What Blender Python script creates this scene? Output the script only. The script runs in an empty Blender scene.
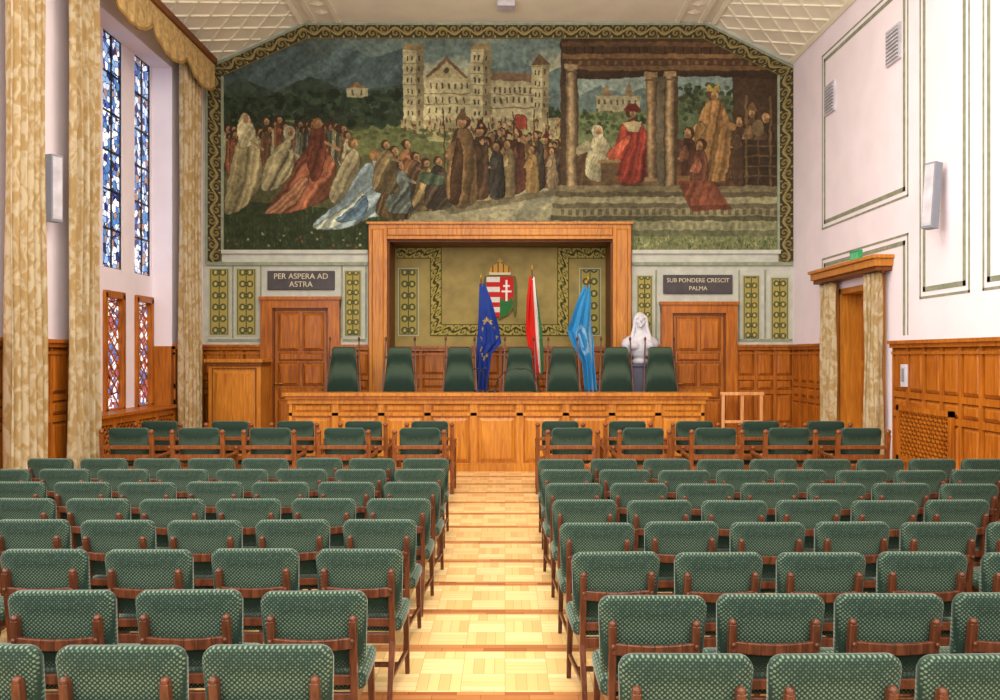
import bpy, bmesh, math, random
import numpy as np
from mathutils import Vector, Matrix
random.seed(7); rng=np.random.RandomState(7)
scene=bpy.context.scene
scene.view_settings.view_transform='Standard'
COL=scene.collection
HC=2.1; F=850.0
# ---------------------------------------------------------------- utils
def lin(c):
    c=np.asarray(c,dtype=float)/255.0
    return np.where(c<=0.04045,c/12.92,((c+0.055)/1.055)**2.4)
def L4(c):
    l=lin(c); return (float(l[0]),float(l[1]),float(l[2]),1.0)
def nodes(name):
    m=bpy.data.materials.new(name); m.use_nodes=True
    nt=m.node_tree; b=nt.nodes['Principled BSDF']
    return m,nt,b
def plain(name,c,rough=0.6,metal=0.0,var=0.08,scale=6.0,bump=0.0,spec=0.5):
    m,nt,b=nodes(name)
    tc=nt.nodes.new('ShaderNodeTexCoord'); n=nt.nodes.new('ShaderNodeTexNoise')
    n.inputs['Scale'].default_value=scale; n.inputs['Detail'].default_value=4
    nt.links.new(tc.outputs['Object'],n.inputs['Vector'])
    r=nt.nodes.new('ShaderNodeValToRGB')
    c=np.array(c,float)
    r.color_ramp.elements[0].color=L4(np.clip(c*(1-var),0,255)); r.color_ramp.elements[1].color=L4(np.clip(c*(1+var),0,255))
    r.color_ramp.elements[0].position=.3; r.color_ramp.elements[1].position=.7
    nt.links.new(n.outputs['Fac'],r.inputs['Fac']); nt.links.new(r.outputs['Color'],b.inputs['Base Color'])
    b.inputs['Roughness'].default_value=rough; b.inputs['Metallic'].default_value=metal
    b.inputs['Specular IOR Level'].default_value=spec
    if bump>0:
        bp=nt.nodes.new('ShaderNodeBump'); bp.inputs['Strength'].default_value=bump; bp.inputs['Distance'].default_value=.02
        nt.links.new(n.outputs['Fac'],bp.inputs['Height']); nt.links.new(bp.outputs['Normal'],b.inputs['Normal'])
    return m
def wood(name,c1,c2,rough=0.35,stretch=(14,14,1.2)):
    m,nt,b=nodes(name)
    tc=nt.nodes.new('ShaderNodeTexCoord'); mp=nt.nodes.new('ShaderNodeMapping')
    mp.inputs['Scale'].default_value=stretch
    n=nt.nodes.new('ShaderNodeTexNoise'); n.inputs['Scale'].default_value=1.6; n.inputs['Detail'].default_value=6; n.inputs['Distortion'].default_value=.8
    n2=nt.nodes.new('ShaderNodeTexNoise'); n2.inputs['Scale'].default_value=1.1; n2.inputs['Detail'].default_value=2
    nt.links.new(tc.outputs['Object'],mp.inputs['Vector']); nt.links.new(mp.outputs['Vector'],n.inputs['Vector']); nt.links.new(tc.outputs['Object'],n2.inputs['Vector'])
    mx=nt.nodes.new('ShaderNodeMath'); mx.operation='MULTIPLY_ADD'; mx.inputs[1].default_value=.65
    ms=nt.nodes.new('ShaderNodeMath'); ms.operation='MULTIPLY'; ms.inputs[1].default_value=.35
    nt.links.new(n2.outputs['Fac'],ms.inputs[0]); nt.links.new(n.outputs['Fac'],mx.inputs[0]); nt.links.new(ms.outputs[0],mx.inputs[2])
    r=nt.nodes.new('ShaderNodeValToRGB'); r.color_ramp.elements[0].position=.34; r.color_ramp.elements[1].position=.64
    r.color_ramp.elements[0].color=L4(c1); r.color_ramp.elements[1].color=L4(c2)
    nt.links.new(mx.outputs[0],r.inputs['Fac']); nt.links.new(r.outputs['Color'],b.inputs['Base Color'])
    b.inputs['Roughness'].default_value=rough; b.inputs['Specular IOR Level'].default_value=.35
    return m
def attrmat(name,rough=.8,emis=0):
    m,nt,b=nodes(name)
    a=nt.nodes.new('ShaderNodeAttribute'); a.attribute_name='Col'
    n=nt.nodes.new('ShaderNodeTexNoise'); n.inputs['Scale'].default_value=22; n.inputs['Detail'].default_value=5
    tc=nt.nodes.new('ShaderNodeTexCoord'); nt.links.new(tc.outputs['Object'],n.inputs['Vector'])
    mr=nt.nodes.new('ShaderNodeMapRange'); mr.inputs['To Min'].default_value=.88; mr.inputs['To Max'].default_value=1.12
    nt.links.new(n.outputs['Fac'],mr.inputs['Value'])
    v=nt.nodes.new('ShaderNodeVectorMath'); v.operation='SCALE'
    nt.links.new(a.outputs['Color'],v.inputs[0]); nt.links.new(mr.outputs['Result'],v.inputs['Scale'])
    nt.links.new(v.outputs['Vector'],b.inputs['Base Color']); b.inputs['Roughness'].default_value=rough
    b.inputs['Specular IOR Level'].default_value=.2
    return m
# ---------------------------------------------------------------- mesh builder
class MB:
    def __init__(s): s.v=[];s.f=[];s.m=[];s.sm=[]
    def add(s,vs,fs,mat=0,smooth=False):
        o=len(s.v); s.v+= [tuple(p) for p in vs]
        for f in fs: s.f.append(tuple(i+o for i in f)); s.m.append(mat); s.sm.append(smooth)
    def box(s,x0,x1,y0,y1,z0,z1,mat=0):
        if x0>x1:x0,x1=x1,x0
        if y0>y1:y0,y1=y1,y0
        if z0>z1:z0,z1=z1,z0
        s.add([(x0,y0,z0),(x1,y0,z0),(x1,y1,z0),(x0,y1,z0),(x0,y0,z1),(x1,y0,z1),(x1,y1,z1),(x0,y1,z1)],
              [(0,3,2,1),(4,5,6,7),(0,1,5,4),(1,2,6,5),(2,3,7,6),(3,0,4,7)],mat)
    def beam(s,p0,p1,w,h,mat=0,up=(0,0,1),taper=1.0):
        p0=Vector(p0);p1=Vector(p1);d=(p1-p0).normalized();up=Vector(up)
        a=d.cross(up)
        if a.length<1e-4: a=d.cross(Vector((1,0,0)))
        a.normalize(); b=a.cross(d)
        vs=[]
        for p,k in((p0,1),(p1,taper)):
            for sa,sb in((-1,-1),(1,-1),(1,1),(-1,1)): vs.append(p+a*sa*w/2*k+b*sb*h/2*k)
        s.add(vs,[(0,1,2,3),(7,6,5,4),(0,4,5,1),(1,5,6,2),(2,6,7,3),(3,7,4,0)],mat)
    def tube(s,pts,rads,mat=0,n=10,cap=True):
        rings=[];pts=[Vector(p) for p in pts]
        for i,p in enumerate(pts):
            d=(pts[min(i+1,len(pts)-1)]-pts[max(i-1,0)]).normalized()
            a=d.cross(Vector((0,0,1)))
            if a.length<1e-3:a=Vector((1,0,0))
            a.normalize();b=a.cross(d)
            rings.append([p+(a*math.cos(t)+b*math.sin(t))*rads[i] for t in [2*math.pi*k/n for k in range(n)]])
        s.loft(rings,mat,cap)
    def loft(s,rings,mat=0,cap=True,smooth=True):
        n=len(rings[0]);vs=[p for r in rings for p in r];fs=[]
        for i in range(len(rings)-1):
            for k in range(n):
                fs.append((i*n+k,i*n+(k+1)%n,(i+1)*n+(k+1)%n,(i+1)*n+k))
        s.add(vs,fs,mat,smooth)
        if cap:
            s.add(rings[0],[tuple(range(n))[::-1]],mat); s.add(rings[-1],[tuple(range(n))],mat)
    def lathe(s,cx,cy,prof,mat=0,n=16):
        s.loft([[(cx+r*math.cos(2*math.pi*k/n),cy+r*math.sin(2*math.pi*k/n),z) for k in range(n)] for z,r in prof],mat)
    def ell(s,c,r,mat=0,n=16,m=10):
        rings=[]
        for i in range(m+1):
            ph=-math.pi/2+math.pi*i/m; cr=max(math.cos(ph),.01)
            rings.append([(c[0]+r[0]*cr*math.cos(2*math.pi*k/n),c[1]+r[1]*cr*math.sin(2*math.pi*k/n),c[2]+r[2]*math.sin(ph)) for k in range(n)])
        s.loft(rings,mat)
    def obj(s,name,mats,bevel=0,loc=None,parent=None,seg=2,shade=True):
        me=bpy.data.meshes.new(name); me.from_pydata(s.v,[],s.f); 
        for m in mats: me.materials.append(m)
        me.polygons.foreach_set('material_index',s.m); me.polygons.foreach_set('use_smooth',s.sm)
        me.validate()
        bm=bmesh.new(); bm.from_mesh(me); bmesh.ops.recalc_face_normals(bm,faces=bm.faces); bm.to_mesh(me); bm.free()
        o=bpy.data.objects.new(name,me); COL.objects.link(o)
        if bevel>0:
            b=o.modifiers.new('bevel','BEVEL'); b.width=bevel; b.segments=seg; b.limit_method='ANGLE'; b.angle_limit=math.radians(50)
        if loc: o.location=loc
        if parent: o.parent=parent
        return o
def bake(o):
    dg=bpy.context.evaluated_depsgraph_get(); dg.update()
    me=bpy.data.meshes.new_from_object(o.evaluated_get(dg)); o.modifiers.clear(); o.data=me; return me
def grid_obj(name,P,C,mat,mask=None,thick=0,parent=None):
    H,W=P.shape[:2]
    idx=np.arange(H*W).reshape(H,W)
    q=np.stack([idx[:-1,:-1],idx[1:,:-1],idx[1:,1:],idx[:-1,1:]],-1)
    q=q[mask[:-1,:-1]&mask[1:,1:]&mask[1:,:-1]&mask[:-1,1:]] if mask is not None else q.reshape(-1,4)
    me=bpy.data.meshes.new(name)
    me.vertices.add(H*W); me.vertices.foreach_set('co',P.reshape(-1).astype(np.float32))
    nf=len(q); me.loops.add(nf*4); me.loops.foreach_set('vertex_index',q.reshape(-1).astype(np.int32))
    me.polygons.add(nf); me.polygons.foreach_set('loop_start',np.arange(0,nf*4,4,dtype=np.int32))
    try: me.polygons.foreach_set('loop_total',np.full(nf,4,dtype=np.int32))
    except Exception: pass
    me.update(calc_edges=True); me.validate()
    ca=me.color_attributes.new('Col','FLOAT_COLOR','POINT')
    rgba=np.ones((H*W,4),np.float32); rgba[:,:3]=lin(np.clip(C,0,255)).reshape(-1,3)
    ca.data.foreach_set('color',rgba.reshape(-1))
    me.polygons.foreach_set('use_smooth',np.ones(nf,dtype=bool))
    me.materials.append(mat)
    if mask is not None:
        bm=bmesh.new(); bm.from_mesh(me); bmesh.ops.delete(bm,geom=[v for v in bm.verts if not v.link_faces],context='VERTS'); bm.to_mesh(me); bm.free()
    o=bpy.data.objects.new(name,me); COL.objects.link(o)
    if thick: 
        s=o.modifiers.new('solid','SOLIDIFY'); s.thickness=thick; s.offset=0
    if parent:o.parent=parent
    return o
def fbm(h,w,cells,octs=4,seed=0):
    r=np.random.RandomState(seed); out=np.zeros((h,w)); a=1;tot=0
    for o in range(octs):
        ch=max(2,int(cells*h/w)+2); cw=cells+2
        g=r.rand(ch+1,cw+1)
        yy=np.linspace(0,ch-1e-3,h);xx=np.linspace(0,cw-1e-3,w)
        yi=yy.astype(int);xi=xx.astype(int);fy=(yy-yi)[:,None];fx=(xx-xi)[None]
        fy=fy*fy*(3-2*fy);fx=fx*fx*(3-2*fx)
        v=(g[yi][:,xi]*(1-fy)*(1-fx)+g[yi+1][:,xi]*fy*(1-fx)+g[yi][:,xi+1]*(1-fy)*fx+g[yi+1][:,xi+1]*fy*fx)
        out+=v*a;tot+=a;a*=.55;cells*=2
    return out/tot
# ---------------------------------------------------------------- materials
M_WALL=plain('plaster_lavender_white',(238,227,236),.85,var=.015,scale=2)
M_CEIL=plain('plaster_ceiling_cream',(236,230,208),.9,var=.02,scale=2)
M_STONE=plain('painted_stone_grey',(186,187,174),.8,var=.06,scale=5)
M_LINE=plain('painted_line_grey_green',(136,142,118),.8,var=.1,scale=9)
M_WOOD=wood('honey_oak',(134,68,14),(190,112,32),.36)
M_WOODL=wood('light_oak_desk',(158,90,22),(206,136,48),.34)
M_WOODD=wood('dark_oak_groove',(88,44,10),(126,68,18),.45)
M_CH=wood('chair_walnut',(60,30,18),(108,60,36),.3,(20,20,3))
M_BLACK=plain('matte_black',(22,22,24),.5)
M_GREY=plain('speaker_grey',(132,137,146),.5,var=.03)
M_DARK=plain('plaque_dark',(66,60,62),.6,var=.12)
M_CREAM=plain('lettering_cream',(205,195,165),.7)
M_OLIVE=plain('niche_olive_gold',(150,132,70),.7,var=.1,scale=3)
M_MARBLE=plain('white_marble',(206,204,212),.4,var=.05)
M_PED=plain('grey_pedestal',(78,78,96),.5,var=.1)
M_GOLD=plain('gilt_metal',(196,150,60),.3,metal=.9)
M_VENT=plain('vent_grey',(190,186,194),.5)
M_ATT=attrmat('painted_surface')
M_CLOTH=attrmat('flag_cloth',.75)
M_RAIL=wood('rail_oak',(180,112,60),(226,170,116),.35)
def fabric():
    m,nt,b=nodes('green_dotted_upholstery')
    tc=nt.nodes.new('ShaderNodeTexCoord')
    v=nt.nodes.new('ShaderNodeTexVoronoi'); v.inputs['Scale'].default_value=66; v.inputs['Randomness'].default_value=.1
    mp=nt.nodes.new('ShaderNodeMapping'); mp.inputs['Rotation'].default_value=(0,math.radians(45),0); mp.inputs['Scale'].default_value=(1,.3,1)
    nt.links.new(tc.outputs['Object'],mp.inputs['Vector']); nt.links.new(mp.outputs['Vector'],v.inputs['Vector'])
    r=nt.nodes.new('ShaderNodeValToRGB'); e=r.color_ramp.elements
    e[0].position=.2;e[0].color=L4((104,122,100)); e[1].position=.44;e[1].color=L4((30,50,40))
    nt.links.new(v.outputs['Distance'],r.inputs['Fac']); nt.links.new(r.outputs['Color'],b.inputs['Base Color'])
    b.inputs['Roughness'].default_value=.85; b.inputs['Specular IOR Level'].default_value=.25
    b.inputs['Sheen Weight'].default_value=.25; b.inputs['Sheen Roughness'].default_value=.35
    b.inputs['Sheen Tint'].default_value=(.88,1,.88,1)
    bp=nt.nodes.new('ShaderNodeBump'); bp.inputs['Strength'].default_value=.2; bp.inputs['Distance'].default_value=.004
    nt.links.new(v.outputs['Distance'],bp.inputs['Height']); nt.links.new(bp.outputs['Normal'],b.inputs['Normal'])
    return m
M_FAB=fabric()
def curtain_mat():
    m,nt,b=nodes('gold_damask_curtain')
    tc=nt.nodes.new('ShaderNodeTexCoord'); mp=nt.nodes.new('ShaderNodeMapping'); mp.inputs['Scale'].default_value=(1,1,.6)
    n=nt.nodes.new('ShaderNodeTexNoise'); n.inputs['Scale'].default_value=8; n.inputs['Detail'].default_value=2; n.inputs['Distortion'].default_value=1.0
    nt.links.new(tc.outputs['Object'],mp.inputs['Vector']); nt.links.new(mp.outputs['Vector'],n.inputs['Vector'])
    r=nt.nodes.new('ShaderNodeValToRGB'); e=r.color_ramp.elements
    e[0].position=.42;e[0].color=L4((184,152,98)); e[1].position=.58;e[1].color=L4((210,192,156))
    nt.links.new(n.outputs['Fac'],r.inputs['Fac']); nt.links.new(r.outputs['Color'],b.inputs['Base Color'])
    b.inputs['Roughness'].default_value=.7
    t=nt.nodes.new('ShaderNodeBsdfTranslucent'); nt.links.new(r.outputs['Color'],t.inputs['Color'])
    ms=nt.nodes.new('ShaderNodeMixShader'); ms.inputs[0].default_value=.25
    nt.links.new(b.outputs[0],ms.inputs[1]); nt.links.new(t.outputs[0],ms.inputs[2])
    nt.links.new(ms.outputs[0],nt.nodes['Material Output'].inputs['Surface'])
    return m
M_CURT=curtain_mat()
def glass_mat(name,cols,scale):
    m,nt,b=nodes(name)
    tc=nt.nodes.new('ShaderNodeTexCoord')
    def vor(f):
        v=nt.nodes.new('ShaderNodeTexVoronoi'); v.feature=f; v.inputs['Scale'].default_value=scale
        nt.links.new(tc.outputs['Object'],v.inputs['Vector']); return v
    v=vor('F1'); d=vor('DISTANCE_TO_EDGE')
    sp=nt.nodes.new('ShaderNodeSeparateColor'); nt.links.new(v.outputs['Color'],sp.inputs[0])
    r=nt.nodes.new('ShaderNodeValToRGB'); r.color_ramp.interpolation='CONSTANT'
    e=r.color_ramp.elements
    while len(e)<len(cols): e.new(.5)
    for i,c in enumerate(cols): e[i].position=i/len(cols); e[i].color=L4(c)
    nt.links.new(sp.outputs[0],r.inputs['Fac'])
    st=nt.nodes.new('ShaderNodeMath'); st.operation='GREATER_THAN'; st.inputs[1].default_value=.05
    nt.links.new(d.outputs['Distance'],st.inputs[0])
    mx=nt.nodes.new('ShaderNodeMix'); mx.data_type='RGBA'; mx.inputs[6].default_value=L4((14,16,30))
    nt.links.new(st.outputs[0],mx.inputs[0]); nt.links.new(r.outputs['Color'],mx.inputs[7])
    nt.links.new(mx.outputs[2],b.inputs['Base Color']); nt.links.new(mx.outputs[2],b.inputs['Emission Color'])
    b.inputs['Emission Strength'].default_value=.95; b.inputs['Roughness'].default_value=.15  # panes glow by themselves, standing in for daylight behind the glass
    return m
M_SG=glass_mat('stained_glass_blue',[(60,90,170),(225,232,245),(130,165,210),(30,40,90),(235,238,250),(70,120,180),(150,120,110),(190,205,232)],9)
M_SG2=glass_mat('stained_glass_rose',[(230,225,235),(170,90,100),(240,238,245),(90,110,170),(225,220,225),(160,90,100)],9)
def parquet():
    m,nt,b=nodes('parquet_floor')
    tc=nt.nodes.new('ShaderNodeTexCoord')
    def brick(rot,c1,c2):
        mp=nt.nodes.new('ShaderNodeMapping'); mp.inputs['Rotation'].default_value=(0,0,rot)
        br=nt.nodes.new('ShaderNodeTexBrick'); br.offset=.0
        br.inputs['Color1'].default_value=L4(c1); br.inputs['Color2'].default_value=L4(c2); br.inputs['Mortar'].default_value=L4((186,146,92))
        br.inputs['Scale'].default_value=1; br.inputs['Mortar Size'].default_value=.002; br.inputs['Brick Width'].default_value=.28; br.inputs['Row Height'].default_value=.07
        nt.links.new(tc.outputs['Object'],mp.inputs['Vector']); nt.links.new(mp.outputs['Vector'],br.inputs['Vector']); return br
    a=brick(0,(236,204,148),(222,184,124));c=brick(math.pi/2,(228,192,132),(208,168,108))
    ch=nt.nodes.new('ShaderNodeTexChecker'); ch.inputs['Scale'].default_value=1/.28
    nt.links.new(tc.outputs['Object'],ch.inputs['Vector'])
    mx=nt.nodes.new('ShaderNodeMix'); mx.data_type='RGBA'
    nt.links.new(ch.outputs['Fac'],mx.inputs[0]); nt.links.new(a.outputs['Color'],mx.inputs[6]); nt.links.new(c.outputs['Color'],mx.inputs[7])
    sx=nt.nodes.new('ShaderNodeSeparateXYZ'); nt.links.new(tc.outputs['Object'],sx.inputs[0])
    mo=nt.nodes.new('ShaderNodeMath'); mo.operation='MODULO'; mo.inputs[1].default_value=.86
    nt.links.new(sx.outputs['Y'],mo.inputs[0])
    lt=nt.nodes.new('ShaderNodeMath'); lt.operation='LESS_THAN'; lt.inputs[1].default_value=.14; nt.links.new(mo.outputs[0],lt.inputs[0])
    br=nt.nodes.new('ShaderNodeTexBrick'); br.offset=.5
    br.inputs['Color1'].default_value=L4((150,88,50)); br.inputs['Color2'].default_value=L4((196,138,84)); br.inputs['Mortar'].default_value=L4((130,80,48))
    br.inputs['Scale'].default_value=1; br.inputs['Mortar Size'].default_value=.002; br.inputs['Brick Width'].default_value=.3; br.inputs['Row Height'].default_value=.07
    nt.links.new(tc.outputs['Object'],br.inputs['Vector'])
    m2=nt.nodes.new('ShaderNodeMix'); m2.data_type='RGBA'
    nt.links.new(lt.outputs[0],m2.inputs[0]); nt.links.new(mx.outputs[2],m2.inputs[6]); nt.links.new(br.outputs['Color'],m2.inputs[7])
    nt.links.new(m2.outputs[2],b.inputs['Base Color']); b.inputs['Roughness'].default_value=.22
    return m
M_FLOOR=parquet()
# ---------------------------------------------------------------- room shell
YB=18.0; XL=-6.4; XR=6.1; Y0=-1.5
def bx(px,Y=YB): return (px-505)*Y/F
def bz(py,Y=YB): return HC+(355-py)*Y/F
m=MB(); m.box(XL-.4,XR+.4,Y0,YB+1.3,-.1,0); m.obj('floor',[M_FLOOR])
CXL,CXR,ZC=bx(303),bx(712),bz(22); ZL,ZR=bz(66),bz(62)
m=MB(); m.box(CXL,CXR,Y0,YB+.3,ZC,ZC+.15)
for (xa,za,xb,zb) in((XL-.05,ZL-.02,CXL,ZC),(XR+.05,ZR-.02,CXR,ZC)):
    m.add([(xa,Y0,za),(xb,Y0,zb),(xb,YB+.3,zb),(xa,YB+.3,za),(xa,Y0,za+.15),(xb,Y0,zb+.15),(xb,YB+.3,zb+.15),(xa,YB+.3,za+.15)],
      [(0,1,2,3),(7,6,5,4),(0,4,5,1),(2,6,7,3),(1,5,6,2),(0,3,7,4)])
for (xa,za,xb,zb) in((XL,ZL,CXL,ZC),(XR,ZR,CXR,ZC)):
    A=Vector((xa,0,za));B=Vector((xb,0,zb));Ls=(B-A).length;dd=(B-A)/Ls
    nrm=dd.cross(Vector((0,1,0))); nrm= nrm if nrm.z<0 else -nrm
    sp=.62
    def P(a,y): return A+dd*a+Vector((0,y,0))+nrm*.01
    y=4.0
    while y<YB+Ls:
        for sgn in(1,-1):
            a0,y0_=0,y-(Ls if sgn>0 else 0); a1,y1_=Ls,y-(0 if sgn>0 else Ls)
            def at(t): return (a0+(a1-a0)*t,y0_+(y1_-y0_)*t)
            ts=[t/24 for t in range(25) if at(t/24)[1]<=YB-.02]
            if len(ts)>1:
                p=at(ts[0]);q=at(ts[-1]); m.beam(P(*p),P(*q),.03,.035,0,up=nrm)
        y+=sp
    for a in(.04,Ls-.04): m.beam(P(a,Y0),P(a,YB),.09,.08,0,up=nrm)
for x in(CXL+.25,CXR-.25,CXL+.75,CXR-.75): m.box(x-.05,x+.05,Y0,YB,ZC-.04,ZC)
for i in range(60):
    y=YB-.5-i*.42
    if y<4: break
    for x in(CXL+.5,CXR-.5):
        m.add([(x-.16,y,ZC),(x,y-.16,ZC),(x+.16,y,ZC),(x,y+.16,ZC),(x,y,ZC-.04)],[(0,1,4),(1,2,4),(2,3,4),(3,0,4)])
m.obj('ceiling',[M_CEIL])
NX0,NX1,NZ1=bx(388),bx(612),bz(240); YN=19.0
m=MB(); m.box(XL-.3,NX0,YB,YB+.25,0,9.3); m.box(NX1,XR+.3,YB,YB+.25,0,9.3); m.box(NX0,NX1,YB,YB+.25,NZ1,9.3)
m.obj('wall_back',[M_STONE])
m=MB(); m.box(NX0-.2,NX1+.2,YN,YN+.1,0,NZ1+.2); m.box(NX0-.2,NX0,YB+.25,YN,0,NZ1); m.box(NX1,NX1+.2,YB+.25,YN,0,NZ1); m.box(NX0-.2,NX1+.2,YB+.25,YN,NZ1,NZ1+.2)
m.obj('wall_niche',[M_OLIVE])
WN0,WN1,WX=12.9,16.34,-6.78
m=MB()
m.box(XL-.5,XL,Y0,WN0,0,8.6); m.box(XL-.5,XL,WN1,YB+.2,0,8.6); m.box(XL-.5,XL,WN0,WN1,7.62,8.6); m.box(XL-.5,XL,WN0,WN1,0,1.1)
wins=[(13.15,13.82),(14.33,15.06),(15.56,16.27)]
ys=[WN0]+[v for w in wins for v in w]+[WN1]
for i in range(0,len(ys),2): m.box(XL-.5,WX,ys[i],ys[i+1],1.1,7.62)
for w in wins: m.box(XL-.5,WX,w[0],w[1],3.16,3.6)
m.obj('wall_left',[M_WALL])
for i,w in enumerate(wins):
    m=MB()
    m.box(WX-.06,WX-.04,w[0],w[1],3.6,7.62,0); m.box(WX-.06,WX-.04,w[0],w[1],1.1,3.16,1)
    for z in np.arange(3.6,7.7,.67): m.box(WX-.045,WX-.02,w[0],w[1],z-.015,z+.015,2)
    for y in(w[0]+.02,(w[0]+w[1])/2,w[1]-.02): m.box(WX-.045,WX-.02,y-.014,y+.014,3.6,7.62,2)
    for y in(w[0]+.03,w[1]-.03): m.box(WX-.04,WX+.06,y-.04,y+.04,1.14,3.16,3)
    m.box(WX-.04,WX+.06,w[0]-.0,w[1],3.08,3.2,3); m.box(WX-.04,WX+.06,w[0],w[1],1.1,1.18,3)
    for k in range(9):
        z=1.2+k*.22
        m.beam((WX-.03,w[0]+.06,z),(WX-.03,w[1]-.06,min(z+.55,3.08)),.018,.018,3,up=(1,0,0)); m.beam((WX-.03,w[1]-.06,z),(WX-.03,w[0]+.06,min(z+.55,3.08)),.018,.018,3,up=(1,0,0))
    m.obj('window_%d'%(i+1),[M_SG,M_SG2,M_BLACK,M_WOOD])
DR0,DR1,DRZ=13.75,15.55,3.3
m=MB(); m.box(XR,XR+.5,Y0,DR0,0,8.6); m.box(XR,XR+.5,DR1,YB+.2,0,8.6); m.box(XR,XR+.5,DR0,DR1,DRZ,8.6)
m.obj('wall_right',[M_WALL])
# ---------------------------------------------------------------- panelling
class Fr:
    def __init__(s,kind,base): s.k=kind;s.b=base
    def pt(s,u,n,z):
        if s.k=='back': return (u,s.b-n,z)
        if s.k=='left': return (s.b+n,u,z)
        if s.k=='right': return (s.b-n,u,z)
def fbox(m,fr,u0,u1,n0,n1,z0,z1,mat=0):
    a=fr.pt(u0,n0,z0);b=fr.pt(u1,n1,z1); m.box(a[0],b[0],a[1],b[1],a[2],b[2],mat)
def raised(m,fr,u0,u1,z0,z1,n0,n1,inset,mat=0):
    inset=min(inset,(u1-u0)*.35,(z1-z0)*.35)
    vs=[fr.pt(u0,n0,z0),fr.pt(u1,n0,z0),fr.pt(u1,n0,z1),fr.pt(u0,n0,z1)]
    i=inset; vs+=[fr.pt(u0+i,n1,z0+i),fr.pt(u1-i,n1,z0+i),fr.pt(u1-i,n1,z1-i),fr.pt(u0+i,n1,z1-i)]
    m.add(vs,[(0,1,5,4),(1,2,6,5),(2,3,7,6),(3,0,4,7),(4,5,6,7)],mat)
def panelling(m,fr,u0,u1,zs,n,cap=True,t=.03,st=.07,grooves=True):
    fbox(m,fr,u0,u1,0,t,zs[0],zs[-1],1)
    rw=.045
    for z in zs: fbox(m,fr,u0,u1,t,t+.035,max(z-rw,zs[0]),min(z+rw,zs[-1]),0)
    w=(u1-u0)/n
    for i in range(n+1):
        u=u0+i*w; fbox(m,fr,max(u-st/2,u0),min(u+st/2,u1),t,t+.0351,zs[0],zs[-1],0)
    for i in range(n):
        for j in range(len(zs)-1):
            a,b=u0+i*w+st/2+.015,u0+(i+1)*w-st/2-.015; c,d=zs[j]+rw+.015,zs[j+1]-rw-.015
            if b-a<.06 or d-c<.06: continue
            raised(m,fr,a,b,c,d,t,t+.03,min(.045,(b-a)/4,(d-c)/4),0)
    if cap:
        fbox(m,fr,u0,u1,0,t+.12,zs[-1],zs[-1]+.05,0); fbox(m,fr,u0,u1,0,t+.08,zs[-1]-.06,zs[-1],0); fbox(m,fr,u0,u1,0,t+.05,zs[-1]-.16,zs[-1]-.12,0)
FB,FL,FRR=Fr('back',YB),Fr('left',XL),Fr('right',XR)
ZD=2.27
m=MB(); panelling(m,FRR,Y0,DR0-.5,[0,.2,1.2,1.5,ZD],30); m.obj('trim_1',[M_WOOD,M_WOODD])
m=MB(); panelling(m,FRR,DR1+.6,YB-.12,[0,.2,1.2,1.5,ZD],4); m.obj('trim_2',[M_WOOD,M_WOODD])
m=MB(); panelling(m,FL,Y0,WN0,[0,.2,1.2,1.5,ZD],28); m.obj('trim_3',[M_WOOD,M_WOODD])
m=MB(); panelling(m,FL,WN1,YB-.12,[0,.2,1.2,1.5,ZD],4)
fbox(m,Fr('left',WX),WN1-.05,WN1-.001,0,.38,1.1,ZD,0)
m.obj('trim_4',[M_WOOD,M_WOODD])
m=MB(); m.box(WX,XL+.14,WN0+.0,WN1-.05,1.1,1.15,0); fbox(m,FL,WN0,WN1,0,.03,0,1.1,1)
for y in np.arange(WN0,WN1+.01,(WN1-WN0)/4): fbox(m,FL,max(y-.06,WN0),min(y+.06,WN1),.03,.08,0,1.1,0)
for z in(0,.28,.98): fbox(m,FL,WN0,WN1,.03,.081,z,z+.12,0)
k=WN0
while k<WN1-.1:
    m.beam(FL.pt(k,.05,.4),FL.pt(min(k+.58,WN1),.05,.98),.02,.025,0,up=(1,0,0)); m.beam(FL.pt(k,.05,.98),FL.pt(min(k+.58,WN1),.05,.4),.02,.025,0,up=(1,0,0)); k+=.14
m.obj('window_sill_with_grille',[M_WOOD,M_BLACK])
PZ=.45; PX0,PX1=-5.15,5.0
m=MB(); m.box(PX0,PX1,15.78,YB-.14,0,PZ-.04,0); m.box(PX0-.04,PX1+.04,15.74,YB-.14,PZ-.04,PZ,0)
m.box(PX0-.35,PX0-.04,15.9,YB-.14,0,PZ/2,0); m.box(PX1+.04,PX1+.35,15.9,YB-.14,0,PZ/2,0)
m.obj('stage_platform',[M_WOODL])
dl0,dl1=bx(262),bx(341); dr0,dr1=bx(660),bx(736); pl0,pl1=bx(370),bx(630)
i=5
for a,b,n in((XL+.0,dl0,3),(dl1,pl0,2),(pl1,dr0,2),(dr1,XR-.0,3)):
    m=MB(); panelling(m,FB,a,b,[0,.25,.62,1.32,1.62,ZD],n); m.obj('trim_%d'%i,[M_WOOD,M_WOODD]); i+=1
m=MB(); panelling(m,Fr('back',YN),NX0+.01,NX1-.01,[0,.25,.62,1.32,1.62,ZD-.02],8); m.obj('trim_%d'%i,[M_WOOD,M_WOODD]); i+=1
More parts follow.
